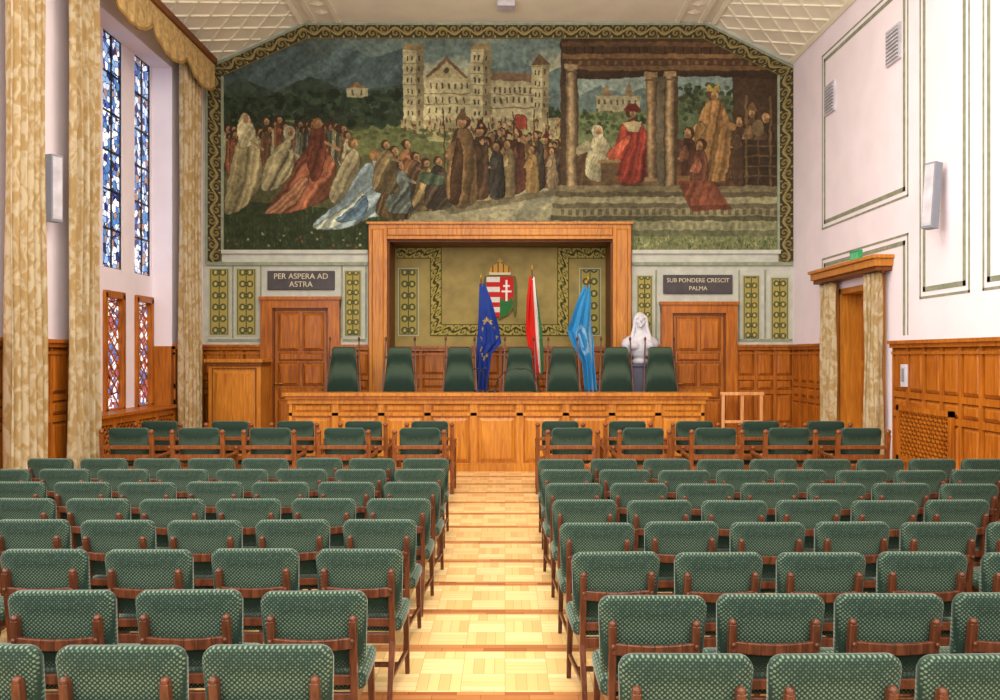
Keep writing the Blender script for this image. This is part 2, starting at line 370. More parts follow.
def backdoor(name,a,b,ztop):
    m=MB(); z0=PZ
    fw=(b-a)*.15
    fbox(m,FB,a,a+fw,0,.14,z0,ztop-.1,0); fbox(m,FB,b-fw,b,0,.14,z0,ztop-.1,0)
    fbox(m,FB,a,b,0,.141,ztop-.24,ztop-.07,0); fbox(m,FB,a-.03,b+.03,0,.18,ztop-.07,ztop,0)
    for c_,d_ in((a+fw,a+fw+.03),(b-fw-.03,b-fw)): fbox(m,FB,c_,d_,0,.1,z0,ztop-.24,1)
    fbox(m,FB,a+fw,b-fw,0,.1,ztop-.28,ztop-.24,1)
    u0,u1=a+fw+.03,b-fw-.03; zt=ztop-.28
    fbox(m,FB,u0,u1,0,.04,z0,zt,0)
    zz=[z0+.06,z0+.7,z0+.98,z0+1.5,z0+1.72,zt-.04]
    w=(u1-u0)
    for j in range(5):
        if j==3 or j==1:
            fbox(m,FB,u0+.08,u1-.08,.04,.045,zz[j]+.02,zz[j+1]-.02,1); raised(m,FB,u0+.1,u1-.1,zz[j]+.035,zz[j+1]-.035,.045,.07,.03,0)
        else:
            for q in(0,1):
                a_=u0+.06+q*(w/2-.03);b_=u0+w/2-.03+q*(w/2-.03)
                fbox(m,FB,a_,b_,.04,.045,zz[j]+.01,zz[j+1]-.01,1); raised(m,FB,a_+.02,b_-.02,zz[j]+.03,zz[j+1]-.03,.045,.08,.05,0)
    m.ell(FB.pt(u0+.04,.1,z0+1.05),(.03,.04,.03),2); m.beam(FB.pt(u0+.04,.11,z0+1.05),FB.pt(u0+.18,.11,z0+1.05),.02,.02,2)
    m.obj(name,[M_WOOD,M_WOODD,M_GOLD],.006)
backdoor('door_1',dl0+.005,dl1-.005,bz(297)); backdoor('door_2',dr0+.005,dr1-.005,bz(302))
m=MB()
fbox(m,FRR,DR0,DR0+.1,-.45,.0,0,DRZ,0); fbox(m,FRR,DR1-.1,DR1,-.45,.0,0,DRZ,0); fbox(m,FRR,DR0,DR1,-.45,.0,DRZ-.1,DRZ,0)
fbox(m,FRR,DR0-.12,DR0+.02,0,.045,0,DRZ+.1,0);fbox(m,FRR,DR1-.02,DR1+.12,0,.045,0,DRZ+.1,0)
fbox(m,FRR,DR0+.1,DR1-.1,-.4,-.34,0,DRZ-.1,0)
for q in(0,1):
    for z0,z1 in((.2,.95),(1.05,1.9),(2.0,3.1)):
        u0=DR0+.18+q*.78; raised(m,FRR,u0,u0+.64,z0,z1,-.34,-.31,.06,1)
m.obj('door_3',[M_WOODL,M_WOOD],.005)
m=MB(); fbox(m,FRR,13.34,16.15,0,.3,3.5,3.62,0); fbox(m,FRR,13.38,16.11,0,.26,3.43,3.5,1); fbox(m,FRR,13.3,16.19,0,.34,3.62,3.68,0)
m.obj('curtain_cornice',[M_WOODL,M_WOODD],.01)
m=MB(); zt=bz(225)
fbox(m,FB,pl0,NX0,-.0,.16,PZ,zt,0); fbox(m,FB,NX1,pl1,0,.16,PZ,zt,0); fbox(m,FB,NX0,NX1,0,.16,NZ1,zt,0)
for (u0,u1,z0,z1) in((pl0+.06,NX0-.06,PZ+.3,zt-.1),(NX1+.06,pl1-.06,PZ+.3,zt-.1),(NX0,NX1,NZ1+.06,zt-.08)): raised(m,FB,u0,u1,z0,z1,.16,.185,.03,0)
fbox(m,FB,pl0-.04,pl1+.04,0,.22,zt-.01,zt+.04,0)
fbox(m,FB,pl0-.02,pl0,0,.12,PZ,zt,1); fbox(m,FB,pl1,pl1+.02,0,.12,PZ,zt,1)
m.box(NX0,NX0+.03,YB,YN-.09,PZ,NZ1-.03,1); m.box(NX1-.03,NX1,YB,YN-.09,PZ,NZ1-.03,1); m.box(NX0,NX1,YB,YN-.09,NZ1-.04,NZ1-.0,1)
m.obj('stage_portal_frame',[M_WOODL,M_WOODD],.006)
# ---------------------------------------------------------------- mural
S=2.2; mx0,mx1,my0,my1=219,781,37,252
Wd,Hd=int((mx1-mx0)*S),int((my1-my0)*S)
img=np.zeros((Hd,Wd,3)); yy,xx=np.mgrid[0:Hd,0:Wd]; XX=mx0+xx/S; YY=my0+yy/S
N1=fbm(Hd,Wd,12,5,1);N2=fbm(Hd,Wd,30,4,2);N3=fbm(Hd,Wd,90,3,3);N4=fbm(Hd,Wd,200,2,4)
TAB=np.random.RandomState(5).rand(4096)
def n1d(x):
    i=np.floor(x).astype(int); f=x-i; f=f*f*(3-2*f); return TAB[i%4096]*(1-f)+TAB[(i+1)%4096]*f
FC=[0]
def inpoly(pts):
    xs=[p[0] for p in pts];ys_=[p[1] for p in pts]
    ax,bx_=max(0,int((min(xs)-mx0)*S)-1),min(Wd,int((max(xs)-mx0)*S)+2); ay,by=max(0,int((min(ys_)-my0)*S)-1),min(Hd,int((max(ys_)-my0)*S)+2)
    if ax>=bx_ or ay>=by: return None
    X=XX[ay:by,ax:bx_];Y=YY[ay:by,ax:bx_]; ins=np.zeros(X.shape,bool); n=len(pts);j=n-1
    for i in range(n):
        xi,yi=pts[i];xj,yj=pts[j]
        if yi!=yj:
            c=((yi>Y)!=(yj>Y))&(X<(xj-xi)*(Y-yi)/(yj-yi)+xi); ins^=c
        j=i
    return (slice(ay,by),slice(ax,bx_)),ins,X,Y
def smooth(pts,it=2):
    for _ in range(it):
        q=[]
        for i in range(len(pts)):
            a=pts[i];b=pts[(i+1)%len(pts)]; q+=[(a[0]*.75+b[0]*.25,a[1]*.75+b[1]*.25),(a[0]*.25+b[0]*.75,a[1]*.25+b[1]*.75)]
        pts=q
    return pts
def poly(pts,c,fold=0,ang=.2,per=5,grad=0,a=1):
    if fold>=.15: pts=smooth(pts)
    r=inpoly(pts)
    if r is None: return
    sl,ins,X,Y=r; col=np.ones(X.shape+(3,))*np.array(c,float)
    if fold:
        FC[0]+=37
        ph=(X+ang*Y)/per*2.2+ N1[sl]*5+FC[0]
        f=(n1d(ph)-.5)*2+(n1d(ph*2.7+9)-.5)*.9
        col*= (1+fold*1.35*f)[...,None]; col+= np.clip(f-.4,0,1)[...,None]*fold*np.array((46,42,30))
        e=ins&~(np.roll(ins,2,0)&np.roll(ins,-1,0)&np.roll(ins,1,1)&np.roll(ins,-2,1))
        if fold>=.15: col[e]*=.6
    if grad: 
        t=(X-X.min())/max(1e-3,X.max()-X.min()); col*=(1+grad*(t-.5)*2)[...,None]
    reg=img[sl]; reg[ins]=reg[ins]*(1-a)+np.clip(col[ins],0,255)*a
def ell(cx,cy,rx,ry,c,a=1,fold=0):
    poly([(cx+rx*math.cos(t),cy+ry*math.sin(t)) for t in np.linspace(0,2*math.pi,14)[:-1]],c,fold=fold,a=a)
def rect(x0,y0,x1,y1,c,**k): poly([(x0,y0),(x1,y0),(x1,y1),(x0,y1)],c,**k)
def line(x0,y0,x1,y1,w,c,a=1):
    dx,dy=x1-x0,y1-y0;l=math.hypot(dx,dy)or 1; nx,ny=-dy/l*w/2,dx/l*w/2
    poly([(x0+nx,y0+ny),(x1+nx,y1+ny),(x1-nx,y1-ny),(x0-nx,y0-ny)],c,a=a)
R=random.Random(3)
SK=(172,130,96)
img[:]=np.array((112,130,132)); 
cl=np.clip((N1-.45)*5,0,1)[...,None]; img[:]=img*(1-cl)+np.array((180,178,158))*cl
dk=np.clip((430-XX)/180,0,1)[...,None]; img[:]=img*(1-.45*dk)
poly([(215,66),(245,50),(262,58),(290,46),(318,60),(345,46),(372,58),(404,48),(404,120),(215,120)],(72,88,94),fold=.12,ang=1.2,per=22)
poly([(215,92),(240,78),(275,92),(310,76),(350,92),(404,84),(404,132),(215,132)],(56,70,62),fold=.14,ang=-.8,per=20)
poly([(490,70),(520,60),(545,75),(566,62),(566,120),(490,120)],(100,118,122),fold=.08,per=18)
rect(215,120,570,165,(108,112,76)); rect(300,128,440,152,(98,104,66),a=.7)
poly([(400,122),(560,120),(566,140),(430,142)],(168,158,120),a=.8)
for i in range(420):
    x=R.uniform(222,402);y=R.uniform(92,126)+ (4 if x<300 else 0); g=R.uniform(.55,1.35); ell(x,y,R.uniform(2,6),R.uniform(1.5,5),(42*g,54*g,40*g),a=.8)
for i in range(90):
    x=R.uniform(505,566);y=R.uniform(108,124); g=R.uniform(.7,1.4); ell(x,y,R.uniform(1.5,4),R.uniform(1.5,4),(50*g,60*g,42*g),a=.8)
for i in range(60):
    x=R.uniform(300,460);y=R.uniform(126,140); g=R.uniform(.7,1.2); ell(x,y,R.uniform(2,5),R.uniform(1,2.4),(70*g,78*g,46*g),a=.6)
rect(346,88,368,97,(156,148,124)); poly([(348,88),(357,81),(366,88)],(120,92,70)); rect(352,90,354,95,(80,70,56)); rect(360,90,362,95,(80,70,56))
CW=(190,178,144);CS=(140,126,100)
rect(424,76,470,122,CW,grad=-.08); poly([(426,78),(446,58),(468,78)],(172,158,124)); poly([(426,78),(446,56),(468,78),(464,78),(446,61),(430,78)],(112,86,62))
ell(446,70,3,3,(90,76,58)); 
rect(488,78,534,122,(178,166,136)); poly([(488,80),(492,72),(530,74),(534,82)],(122,96,76))
for (a,b,t,bt) in((403,424,50,122),(470,491,50,124),(531,549,64,120)):
    rect(a,t,b,bt,CW); rect(a+(b-a)*.62,t,b,bt,CS); 
    poly([(a-1,t+1),(a+(b-a)/2,t-10),(b+1,t+1)],(106,82,62)) if a>500 else poly([(a-1,t),(a+2,t-7),(b-2,t-7),(b+1,t)],(150,130,98))
    for yv in range(int(t)+6,int(bt)-8,11):
        line(a,yv-4,b,yv-4,.8,(120,104,82),a=.7)
        for q in(.22,.42,.75): rect(a+(b-a)*q-.8,yv,a+(b-a)*q+.8,yv+4.5,(66,58,50))
for yv,xs_ in((84,range(430,468,6)),(98,range(428,470,7)),(108,range(428,470,7)),(88,range(494,532,5)),(98,range(494,532,6))):
    for xv in xs_: rect(xv,yv,xv+1.8,yv+5,(84,74,58)); ell(xv+.9,yv,1,1,(84,74,58))
line(424,94,470,94,1,(120,106,82)); line(488,94,534,95,1,(120,106,82)); line(490,108,534,108,1.2,(116,102,82)); line(424,104,470,104,.7,(130,114,90))
poly([(403,120),(566,118),(566,128),(403,128)],(154,144,112))
for i in range(120):
    x=R.uniform(400,565);y=R.uniform(117,132);c=R.choice([(90,66,50),(150,120,84),(110,62,50),(76,72,68),(184,170,136)]); line(x,y,x,y+4.5,1.5,c); ell(x,y-.6,.8,.8,SK)
poly([(215,160),(570,150),(570,255),(215,255)],(94,92,62)); 
poly([(215,198),(300,206),(400,214),(372,232),(470,255),(215,255)],(52,62,40))
poly([(376,232),(450,198),(566,184),(566,196),(470,255),(410,255)],(160,152,126),grad=.05)
poly([(470,250),(540,190),(566,186),(566,255),(468,255)],(140,136,116)); poly([(500,255),(556,194),(562,194),(528,255)],(178,168,136),a=.6)
for i in range(700):
    x=R.uniform(222,420);y=R.uniform(210,251); g=R.uniform(.6,1.6)
    if x>372+ (y-232)*-1.2+20 and x>400-abs(y-232): continue
    line(x,y,x+R.uniform(-1,1),y-R.uniform(2,5),.8,(60*g,74*g,42*g),a=.6)
for i in range(120):
    x=R.uniform(400,560);y=R.uniform(200,250); g=R.uniform(.8,1.15); ell(x,y,R.uniform(3,9),R.uniform(.6,1.6),(146*g,138*g,114*g),a=.5)
def head(x,y,r=4,hair=(66,44,30),face=SK,veil=None,dirn=1):
    if veil: ell(x-dirn*.8,y+1,r*1.35,r*1.6,veil); ell(x-dirn*1.8,y+1.5,r*.7,r*1.3,np.array(veil)*.8)
    else: ell(x-dirn*.8,y-.6,r*1.15,r*1.2,hair)
    ell(x+dirn*.9,y+.3,r*.7,r*.95,face); ell(x+dirn*.2,y+r*.5,r*.5,r*.5,np.array(face)*.74); line(x+dirn*.4,y-.3,x+dirn*1.9,y-.3,.7,(80,54,40)); line(x+dirn*.9,y+r*.45,x+dirn*2,y+r*.45,.6,(116,64,50))
def stand(x,t,b,w,c,hd=None,hat=None,lean=0,dirn=1,f=.22):
    h=b-t; hr=h*.058+1.1
    poly([(x+lean-w*.34,t+hr*1.8),(x+lean+w*.34,t+hr*1.8),(x+w*.46,t+h*.5),(x+w*.56,b),(x-w*.56,b),(x-w*.46,t+h*.5)],c,fold=f,ang=.1,per=w/2.6,grad=-.12)
    poly([(x+lean-w*.1,t+h*.2),(x+lean+dirn*w*.5,t+h*.36),(x+lean+dirn*w*.6,t+h*.46),(x+lean+dirn*w*.2,t+h*.5),(x+lean-dirn*w*.2,t+h*.4)],np.array(c)*1.25,fold=.16)
    ell(x+lean+dirn*w*.5,t+h*.44,1.2,1,SK)
    head(x+lean,t+hr,hr,face=hd or SK,dirn=dirn)
    if hat: poly([(x+lean-hr,t+hr*.6),(x+lean-hr*.5,t-hr*.6),(x+lean,t-hr*1.3),(x+lean+hr*.6,t-hr*.4),(x+lean+hr,t+hr*.6)],hat)
for i in range(44):
    x=222+i*2.9+R.uniform(-2,2); t=116+R.uniform(0,18)+max(0,(x-300)*.15); c=R.choice([(112,88,64),(156,138,108),(88,64,48),(124,74,52),(80,82,68),(166,154,126),(100,98,86),(60,54,48)])
    stand(x,t,t+40,10,c)
    if R.random()<.3: line(x+3,t-14,x+3,t+20,.8,(66,50,38))
poly([(222,216),(228,176),(236,142),(246,128),(256,132),(262,152),(264,180),(252,200),(236,214)],(142,128,98),fold=.26,ang=.3,per=8)
poly([(236,132),(240,114),(248,112),(254,126),(262,150),(250,146),(240,150)],(186,172,140),fold=.18,ang=.5,per=6); ell(246,119,3.2,4.2,SK); line(250,140,264,150,2.4,SK)
poly([(258,190),(266,160),(280,142),(292,136),(296,160),(290,178),(274,192)],(158,144,114),fold=.25,ang=.5,per=7); head(290,132,4.4,veil=(180,170,144)); line(288,150,302,158,2.4,(166,150,120))
poly([(260,214),(278,196),(294,170),(306,146),(318,136),(330,150),(338,172),(334,196),(310,208),(284,214)],(146,86,64),fold=.26,ang=.7,per=9)
poly([(258,215),(284,196),(300,176),(312,178),(300,200),(282,213)],(172,118,90),fold=.22,ang=1,per=7)
poly([(306,150),(312,124),(320,122),(328,140),(324,170),(314,186),(308,170)],(116,62,48),fold=.2,per=6); head(318,124,4.6,hair=(140,94,54)); line(324,142,340,150,2.6,SK)
poly([(326,196),(338,170),(348,150),(358,146),(362,166),(352,190),(336,206)],(142,130,104),fold=.25,ang=.5,per=7); head(354,143,4.6,hair=(112,78,48))
poly([(308,228),(324,212),(342,200),(356,176),(366,160),(378,166),(388,178),(400,184),(404,196),(412,214),(400,222),(376,214),(356,226),(330,230)],(142,158,170),fold=.26,ang=.8,per=11)
poly([(308,228),(330,216),(350,206),(362,188),(366,200),(352,218),(332,229)],(190,194,186),fold=.2,ang=1,per=9)
poly([(330,224),(352,208),(364,192),(370,204),(360,220)],(106,132,160),fold=.2,ang=1,per=8)
poly([(372,214),(382,190),(392,184),(406,196),(414,218),(396,222)],(88,70,48),fold=.3,per=6)
poly([(370,162),(378,156),(390,172),(402,178),(396,184),(384,182)],(172,174,160),fold=.15,per=5); head(376,156,5,hair=(160,110,62))
line(384,176,402,180,2.6,SK)
for (x,t,c) in((392,146,(114,78,56)),(404,140,(140,96,66)),(414,152,(82,62,48)),(424,158,(128,108,76)),(436,156,(72,60,52)),(398,160,(92,98,96)),(384,140,(106,90,66))):
    poly([(x-14,t+54),(x-10,t+30),(x-4,t+10),(x+6,t+8),(x+14,t+26),(x+12,t+40),(x+18,t+54)],c,fold=.28,ang=.5,per=7); line(x+2,t+16,x+16,t+22,2.6,np.array(c)*1.3); ell(x+17,t+22,1.4,1.2,SK); head(x+2,t+5,4)
poly([(420,170),(452,176),(446,186),(418,184)],(68,80,64),fold=.2)
for i,(x,t,b,w,c,h) in enumerate([(492,132,196,20,(80,58,44),None),(503,128,192,18,(106,80,54),None),(556,140,186,16,(68,56,48),None),(546,136,188,18,(98,72,52),(80,34,30)),(536,132,190,18,(68,60,52),None),
    (526,136,190,18,(118,90,58),None),(516,130,194,20,(84,50,42),None),(508,140,198,16,(126,108,80),None),(486,138,202,18,(144,126,94),None),(480,126,200,20,(68,50,38),(58,38,30)),(497,142,200,16,(64,58,54),None),(532,146,194,14,(142,112,72),None),(552,148,190,12,(116,98,78),None)]):
    stand(x,t,b,w,c,hat=h,dirn=-1)
for i in range(34): 
    x,y=R.uniform(474,562),R.uniform(122,146); ell(x,y-1,2.2,2.4,R.choice([(56,40,30),(84,60,44),(112,98,82)])); ell(x-.5,y+.3,1.5,2,R.choice([SK,(150,112,82),(180,146,110)]))
stand(462,116,208,32,(94,72,50),hat=(102,76,54),dirn=-1,f=.28); poly([(448,206),(452,160),(458,132),(464,160),(460,206)],(66,46,34),fold=.2,per=5)
line(513,112,513,150,1.1,(70,44,32)); poly([(514,113),(528,116),(526,130),(514,128)],(140,60,48),fold=.15,per=4); line(548,112,548,150,1,(70,44,32)); line(534,110,534,140,1,(70,44,32)); line(444,110,444,190,1,(76,54,38))
poly([(440,208),(560,188),(564,194),(450,214)],(88,78,60),a=.6)
rect(560,38,785,205,(70,52,40),fold=.06,per=20)
rect(578,72,646,184,(136,150,148)); 
poly([(578,96),(600,86),(622,94),(646,88),(646,130),(578,130)],(96,112,112)); rect(578,112,646,150,(104,112,78)); 
rect(596,96,640,112,(160,150,124)); 
for xv in range(598,640,6): rect(xv,100,xv+2,105,(88,78,64))
poly([(600,96),(606,84),(612,96)],(130,108,84)); poly([(624,96),(628,80),(633,96)],(130,108,84))
for i in range(120): g=R.uniform(.6,1.3); ell(R.uniform(580,645),R.uniform(110,136),2,1.8,(60*g,72*g,48*g),a=.8)
rect(678,74,732,130,(124,140,140)); poly([(678,96),(704,88),(732,98),(732,150),(678,150)],(86,98,74))
for i in range(90): g=R.uniform(.6,1.3); ell(R.uniform(680,732),R.uniform(84,124),2.6,2.4,(62*g,70*g,48*g),a=.8)
rect(578,150,646,186,(86,64,48),fold=.1); rect(656,74,664,186,(94,84,70)); rect(676,140,740,186,(86,58,44),fold=.12,per=8)
for y,c in((42,(106,74,52)),(48,(74,52,38)),(54,(128,94,64)),(60,(80,54,40)),(66,(110,80,56))): rect(562,y,785,y+4.5,c)
for xv in range(566,785,9): line(xv,47,xv,54,1.1,(50,34,24)); rect(xv+3,61,xv+6,65,(112,84,58))
poly([(562,66),(600,72),(645,70),(700,72),(785,70),(785,80),(720,77),(640,77),(600,80),(562,76)],(56,40,30))
def column(a,b,t,bt,c):
    for k in range(6):
        s=[.8,1.1,1.25,1.1,.9,.7][k]; rect(a+(b-a)*k/6,t,a+(b-a)*(k+1)/6,bt,np.array(c)*s)
    rect(a-2,t-2,b+2,t+3,np.array(c)*1.1); rect(a-1,t+5,b+1,t+7,np.array(c)*.7); rect(a-2,bt-4,b+2,bt,np.array(c)*1.1); rect(a-3,bt,b+3,bt+4,np.array(c)*.8)
poly([(584,182),(586,152),(592,136),(604,134),(612,150),(616,182)],(160,150,124),fold=.22,per=6); head(598,131,4.6,veil=(186,176,150))
poly([(588,140),(572,150),(578,156),(592,150)],(144,132,108))
poly([(608,184),(614,150),(620,124),(632,118),(644,124),(650,146),(648,184)],(132,52,42),fold=.26,per=7); poly([(612,146),(604,156),(612,162),(628,146),(634,130)],(150,70,54),fold=.18,per=5)
poly([(622,122),(642,122),(638,132),(628,132)],(172,156,124)); head(632,113,5,hair=(60,42,32)); poly([(624,110),(628,104),(636,103),(641,110),(640,112),(625,112)],(98,36,32))
rect(600,162,618,184,(92,70,50)); rect(598,160,620,163,(134,110,76)); 
column(566,576,66,204,(138,116,90)); column(646,655,74,182,(134,108,82)); column(665,674,74,194,(138,114,88))
poly([(688,182),(692,150),(698,118),(706,100),(720,98),(730,118),(732,150),(738,182)],(128,94,60),fold=.3,per=7); poly([(698,118),(688,140),(694,148),(708,128)],(148,112,74),fold=.18); head(713,95,5.2,hair=(84,60,44)); poly([(706,91),(708,84),(713,88),(718,83),(720,91)],(170,138,72))
poly([(720,120),(742,126),(742,131),(720,128)],(146,106,72)); 
for (x,t,c) in((740,116,(80,58,44)),(752,108,(96,72,52)),(766,112,(62,46,36)),(688,128,(84,54,42)),(700,140,(102,62,48))): stand(x,t,t+70,18,c,dirn=-1,hat=(112,86,60) if x==752 else None)
rect(742,140,776,196,(58,44,34)); 
for k in range(5): line(744,146+k*10,776,146+k*10,1.4,(100,76,54)); 
line(746,96,746,196,2.2,(106,82,56)); line(770,96,770,196,2.2,(106,82,56)); ell(758,128,6,8,(112,92,68)); line(758,138,758,194,1.2,(94,70,50))
rect(676,176,690,186,(114,84,56))
for k,(y,c) in enumerate([(186,(122,108,84)),(192,(88,78,62)),(197,(150,142,114)),(203,(100,92,74)),(208,(136,126,100)),(216,(84,80,62)),(221,(144,140,112)),(230,(100,100,76)),(236,(122,126,90))]):
    rect(556-k*1.2,y,785,y+14,c)
for i in range(30):
    x=560+i*7.6; rect(x,209,x+3.8,215,(80,72,58),a=.7); rect(x+3,222,x+6.4,229,(112,108,82),a=.6)
poly([(560,232),(632,232),(640,255),(540,255)],(102,104,80))
poly([(676,180),(714,182),(728,204),(688,206)],(118,66,50),fold=.12); poly([(688,206),(728,204),(732,209),(692,211)],(94,50,38))
for i in range(500):
    x=R.uniform(560,780);y=R.uniform(238,250); c=R.choice([(70,90,54),(92,110,64),(62,76,48),(168,166,134),(172,146,96)]); line(x,y,x+R.uniform(-1,1),y-R.uniform(1,4),.9,c,a=.8)
for i in range(26): ell(R.uniform(225,380),R.uniform(232,248),1.2,1.2,R.choice([(186,184,150),(150,80,66)]),a=.8)
wx=(fbm(Hd,Wd,70,3,11)-.5)*3.0*S; wy=(fbm(Hd,Wd,70,3,12)-.5)*3.0*S
sx_=np.clip((xx+wx).astype(int),0,Wd-1); sy_=np.clip((yy+wy).astype(int),0,Hd-1); img=img[sy_,sx_]
img*=(1+.3*(N2-.5)+.3*(N3-.5)+.4*(N4-.5))[...,None]
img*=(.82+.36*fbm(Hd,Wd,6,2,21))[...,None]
lum=img.mean(-1,keepdims=True); img=lum+(img-lum)*.95
img=img*np.array((.84,.85,.79)); img=img+np.array((5,5,3))
k=(img+np.roll(img,1,0)+np.roll(img,1,1)+np.roll(img,-1,0)+np.roll(img,-1,1))/5; img=.7*img+.3*k
Pm=np.stack([bx(XX),np.full(XX.shape,YB-.02),bz(YY)],-1)
chl=(YY-38)>= (308-XX)*.44; chr_=(YY-38)>=(XX-702)*.47
mask=chl&chr_&~((XX>372)&(XX<628)&(YY>226))
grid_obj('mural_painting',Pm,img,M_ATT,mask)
# ---------------------------------------------------------------- ornamental bands
def orn(s,t,ground,ink,ink2=None):
    ground=np.array(ground,float);ink=np.array(ink,float); ink2=np.array(ink2 if ink2 is not None else ink,float)
    col=np.ones(s.shape+(3,))*ground
    per=3.0; c=.42*np.sin(2*np.pi*s/per)
    v=np.abs(t-c)<.13
    k=np.floor(s/(per/2)); sc=(k+.5)*per/2; sgn=np.where(k%2==0,-1,1); r=np.hypot(s-sc,t-sgn*.28); th=np.arctan2(t-sgn*.28,(s-sc))
    sp=(np.sin(r*13-th*sgn)>.1)&(r<.62)
    lf=np.hypot((s-np.round(s/(per/2))*per/2)*1.6,np.abs(t)-.72)<.2
    col[sp]=ink; col[v]=ink2; col[lf]=ink2
    e=np.abs(t)>.86; col[e]=ink; col[np.abs(t)>.94]=ground*.55
    return col
def band(name,pts,w,Y,ground,ink,ink2=None,step=.014,closed=False):
    pts=[np.array(p,float) for p in pts]; n=len(pts)
    mit=[]
    for i in range(n):
        d0=(pts[i]-pts[i-1]) if (i>0 or closed) else (pts[1]-pts[0]); d1=(pts[(i+1)%n]-pts[i]) if (i<n-1 or closed) else (pts[-1]-pts[-2])
        d0=d0/np.linalg.norm(d0);d1=d1/np.linalg.norm(d1); n0=np.array((-d0[1],d0[0]));n1=np.array((-d1[1],d1[0])); mm=n0+n1; mm/=np.linalg.norm(mm); mit.append(mm/max(.3,mm.dot(n0)))
    nt_=max(8,int(w/step)); t=np.linspace(-1,1,nt_); rows=[];srow=[];acc=0
    segs=[(i,(i+1)%n) for i in range(n if closed else n-1)]
    for a,b in segs:
        L=np.linalg.norm(pts[b]-pts[a]); k=max(2,int(L/step))
        for q in range(k+1):
            f=q/k; p=pts[a]*(1-f)+pts[b]*f; mm=mit[a]*(1-f)+mit[b]*f
            rows.append(p[None]+mm[None]*(t[:,None]*w/2)); srow.append(acc+L*f)
        acc+=L
    A=np.array(rows); s=np.array(srow)[:,None]*np.ones(nt_)/(w/2); T=np.ones(len(srow))[:,None]*t
    C=orn(s,T,ground,ink,ink2); P=np.stack([A[...,0],np.full(A.shape[:2],Y),A[...,1]],-1)
    return grid_obj(name,P,C,M_ATT)
W=lambda px,py:(bx(px),bz(py))
band('mural_border_band',[W(214.5,262),W(214.5,72),W(306,31.5),W(704,31.5),W(786,71),W(786,262)],.33,YB-.03,(52,50,36),(124,108,62),(144,128,78))
m=MB()
def strip(m,p,q,w,Y,t,mat=0):
    a=Vector((p[0],Y,p[1]));b=Vector((q[0],Y,q[1])); m.beam(a,b,w,t,mat,up=(0,1,0))
for a,b in(((207,264),(207,69)),((207,69),(305,24.5)),((305,24.5),(706,24.5)),((706,24.5),(793,68)),((223,250),(223,77)),((778,250),(778,76))):
    strip(m,W(*a),W(*b),.05,YB-.035,.03,0)
strip(m,W(207,264),W(368,264),.07,YB-.03,.05,0); strip(m,W(632,264),W(792,264),.07,YB-.03,.05,0)
strip(m,W(222,252),W(368,252),.08,YB-.035,.04,1); strip(m,W(632,252),W(780,252),.08,YB-.035,.04,1)
m.obj('mural_moulding',[M_LINE,M_STONE])
def gpanel(name,x0,x1,y0,y1,Y=YB,cv=None):
    X0,X1,Z1,Z0=bx(x0,Y),bx(x1,Y),bz(y0,Y),bz(y1,Y); w=X1-X0
    nx=max(14,int(w/.011));nz=int((Z1-Z0)/.011)
    X,Z=np.meshgrid(np.linspace(X0,X1,nx),np.linspace(Z0,Z1,nz)); t=(X-(X0+X1)/2)/(w/2); s=(Z-Z0)/(w/2)
    C=np.ones(X.shape+(3,))*np.array((160,146,78)); ta=np.abs(t)
    q=(s%1.1)-.55; r=np.hypot(q,ta-.35); C[(np.abs(r-.26)<.07)]=(66,74,48); C[ta<.05]=(66,74,48); C[(np.abs(q)<.07)&(ta<.5)]=(92,94,58); C[(r<.1)]=(196,180,116)
    be=np.minimum((1-ta)*w/2,np.minimum(Z-Z0,Z1-Z)); C[be<.055]=(82,92,70); C[be<.025]=(176,172,134)
    o=grid_obj(name,np.stack([X,np.full(X.shape,Y-.02),Z],-1),C,M_ATT)
    return o
for (a,b,c,d) in((209,230,268,336),(236,257,268,336),(344,362,270,337),(636,653,275,338),(742,760,275,340),(770,789,277,341)): gpanel('ornamental_wall_panel',a,b,c,d)
gpanel('ornamental_wall_panel',398,419,268,336,YN); gpanel('ornamental_wall_panel',579,601,268,336,YN)
Wn=lambda px,py:(bx(px,YN),bz(py,YN))
band('niche_border_band',[Wn(397,253),Wn(436,253),Wn(436,330),Wn(563,330),Wn(563,253),Wn(605,253)],.26,YN-.02,(172,154,78),(68,70,42),(54,58,36))
m=MB()
for a,b in(((233,338),(233,266)),((261,266),(261,296)),((342,266),(342,338)),((366,266),(366,338)),((656,338),(656,270)),((739,270),(739,338)),((765,270),(765,338))): strip(m,W(*a),W(*b),.03,YB-.015,.02)
for x0,x1 in((208,260),(343,366),(634,658),(738,792)): strip(m,W(x0,340),W(x1,340),.05,YB-.015,.02)
m.obj('painted_wall_lines',[M_LINE])
def plaque(x0,x1,y0,y1,l1,l2,sz):
    m=MB(); m.box(bx(x0),bx(x1),YB-.05,YB-.001,bz(y1),bz(y0)); o=m.obj('inscription_plaque',[M_DARK],.008)
    for i,t in enumerate((l1,l2)):
        cu=bpy.data.curves.new('lettering_%d'%i,'FONT'); cu.body=t; cu.size=sz; cu.align_x='CENTER'; cu.align_y='CENTER'; cu.extrude=.004; cu.materials.append(M_CREAM)
        ob=bpy.data.objects.new('lettering_%d'%i,cu); COL.objects.link(ob); ob.parent=o; ob.rotation_euler=(math.pi/2,0,0)
        ob.location=((bx(x0)+bx(x1))/2,YB-.056,bz(y0+(y1-y0)*(.3 if i==0 else .72)))
plaque(268,335,271,290,'PER ASPERA AD','ASTRA',.165); plaque(663,732,275,294,'SUB PONDERE CRESCIT','PALMA',.125)
X,Z=np.meshgrid(np.linspace(-.42,.42,105),np.linspace(-.95,.72,210)); C=np.ones(X.shape+(3,))*np.array((146,130,70)); mk=np.zeros(X.shape,bool)
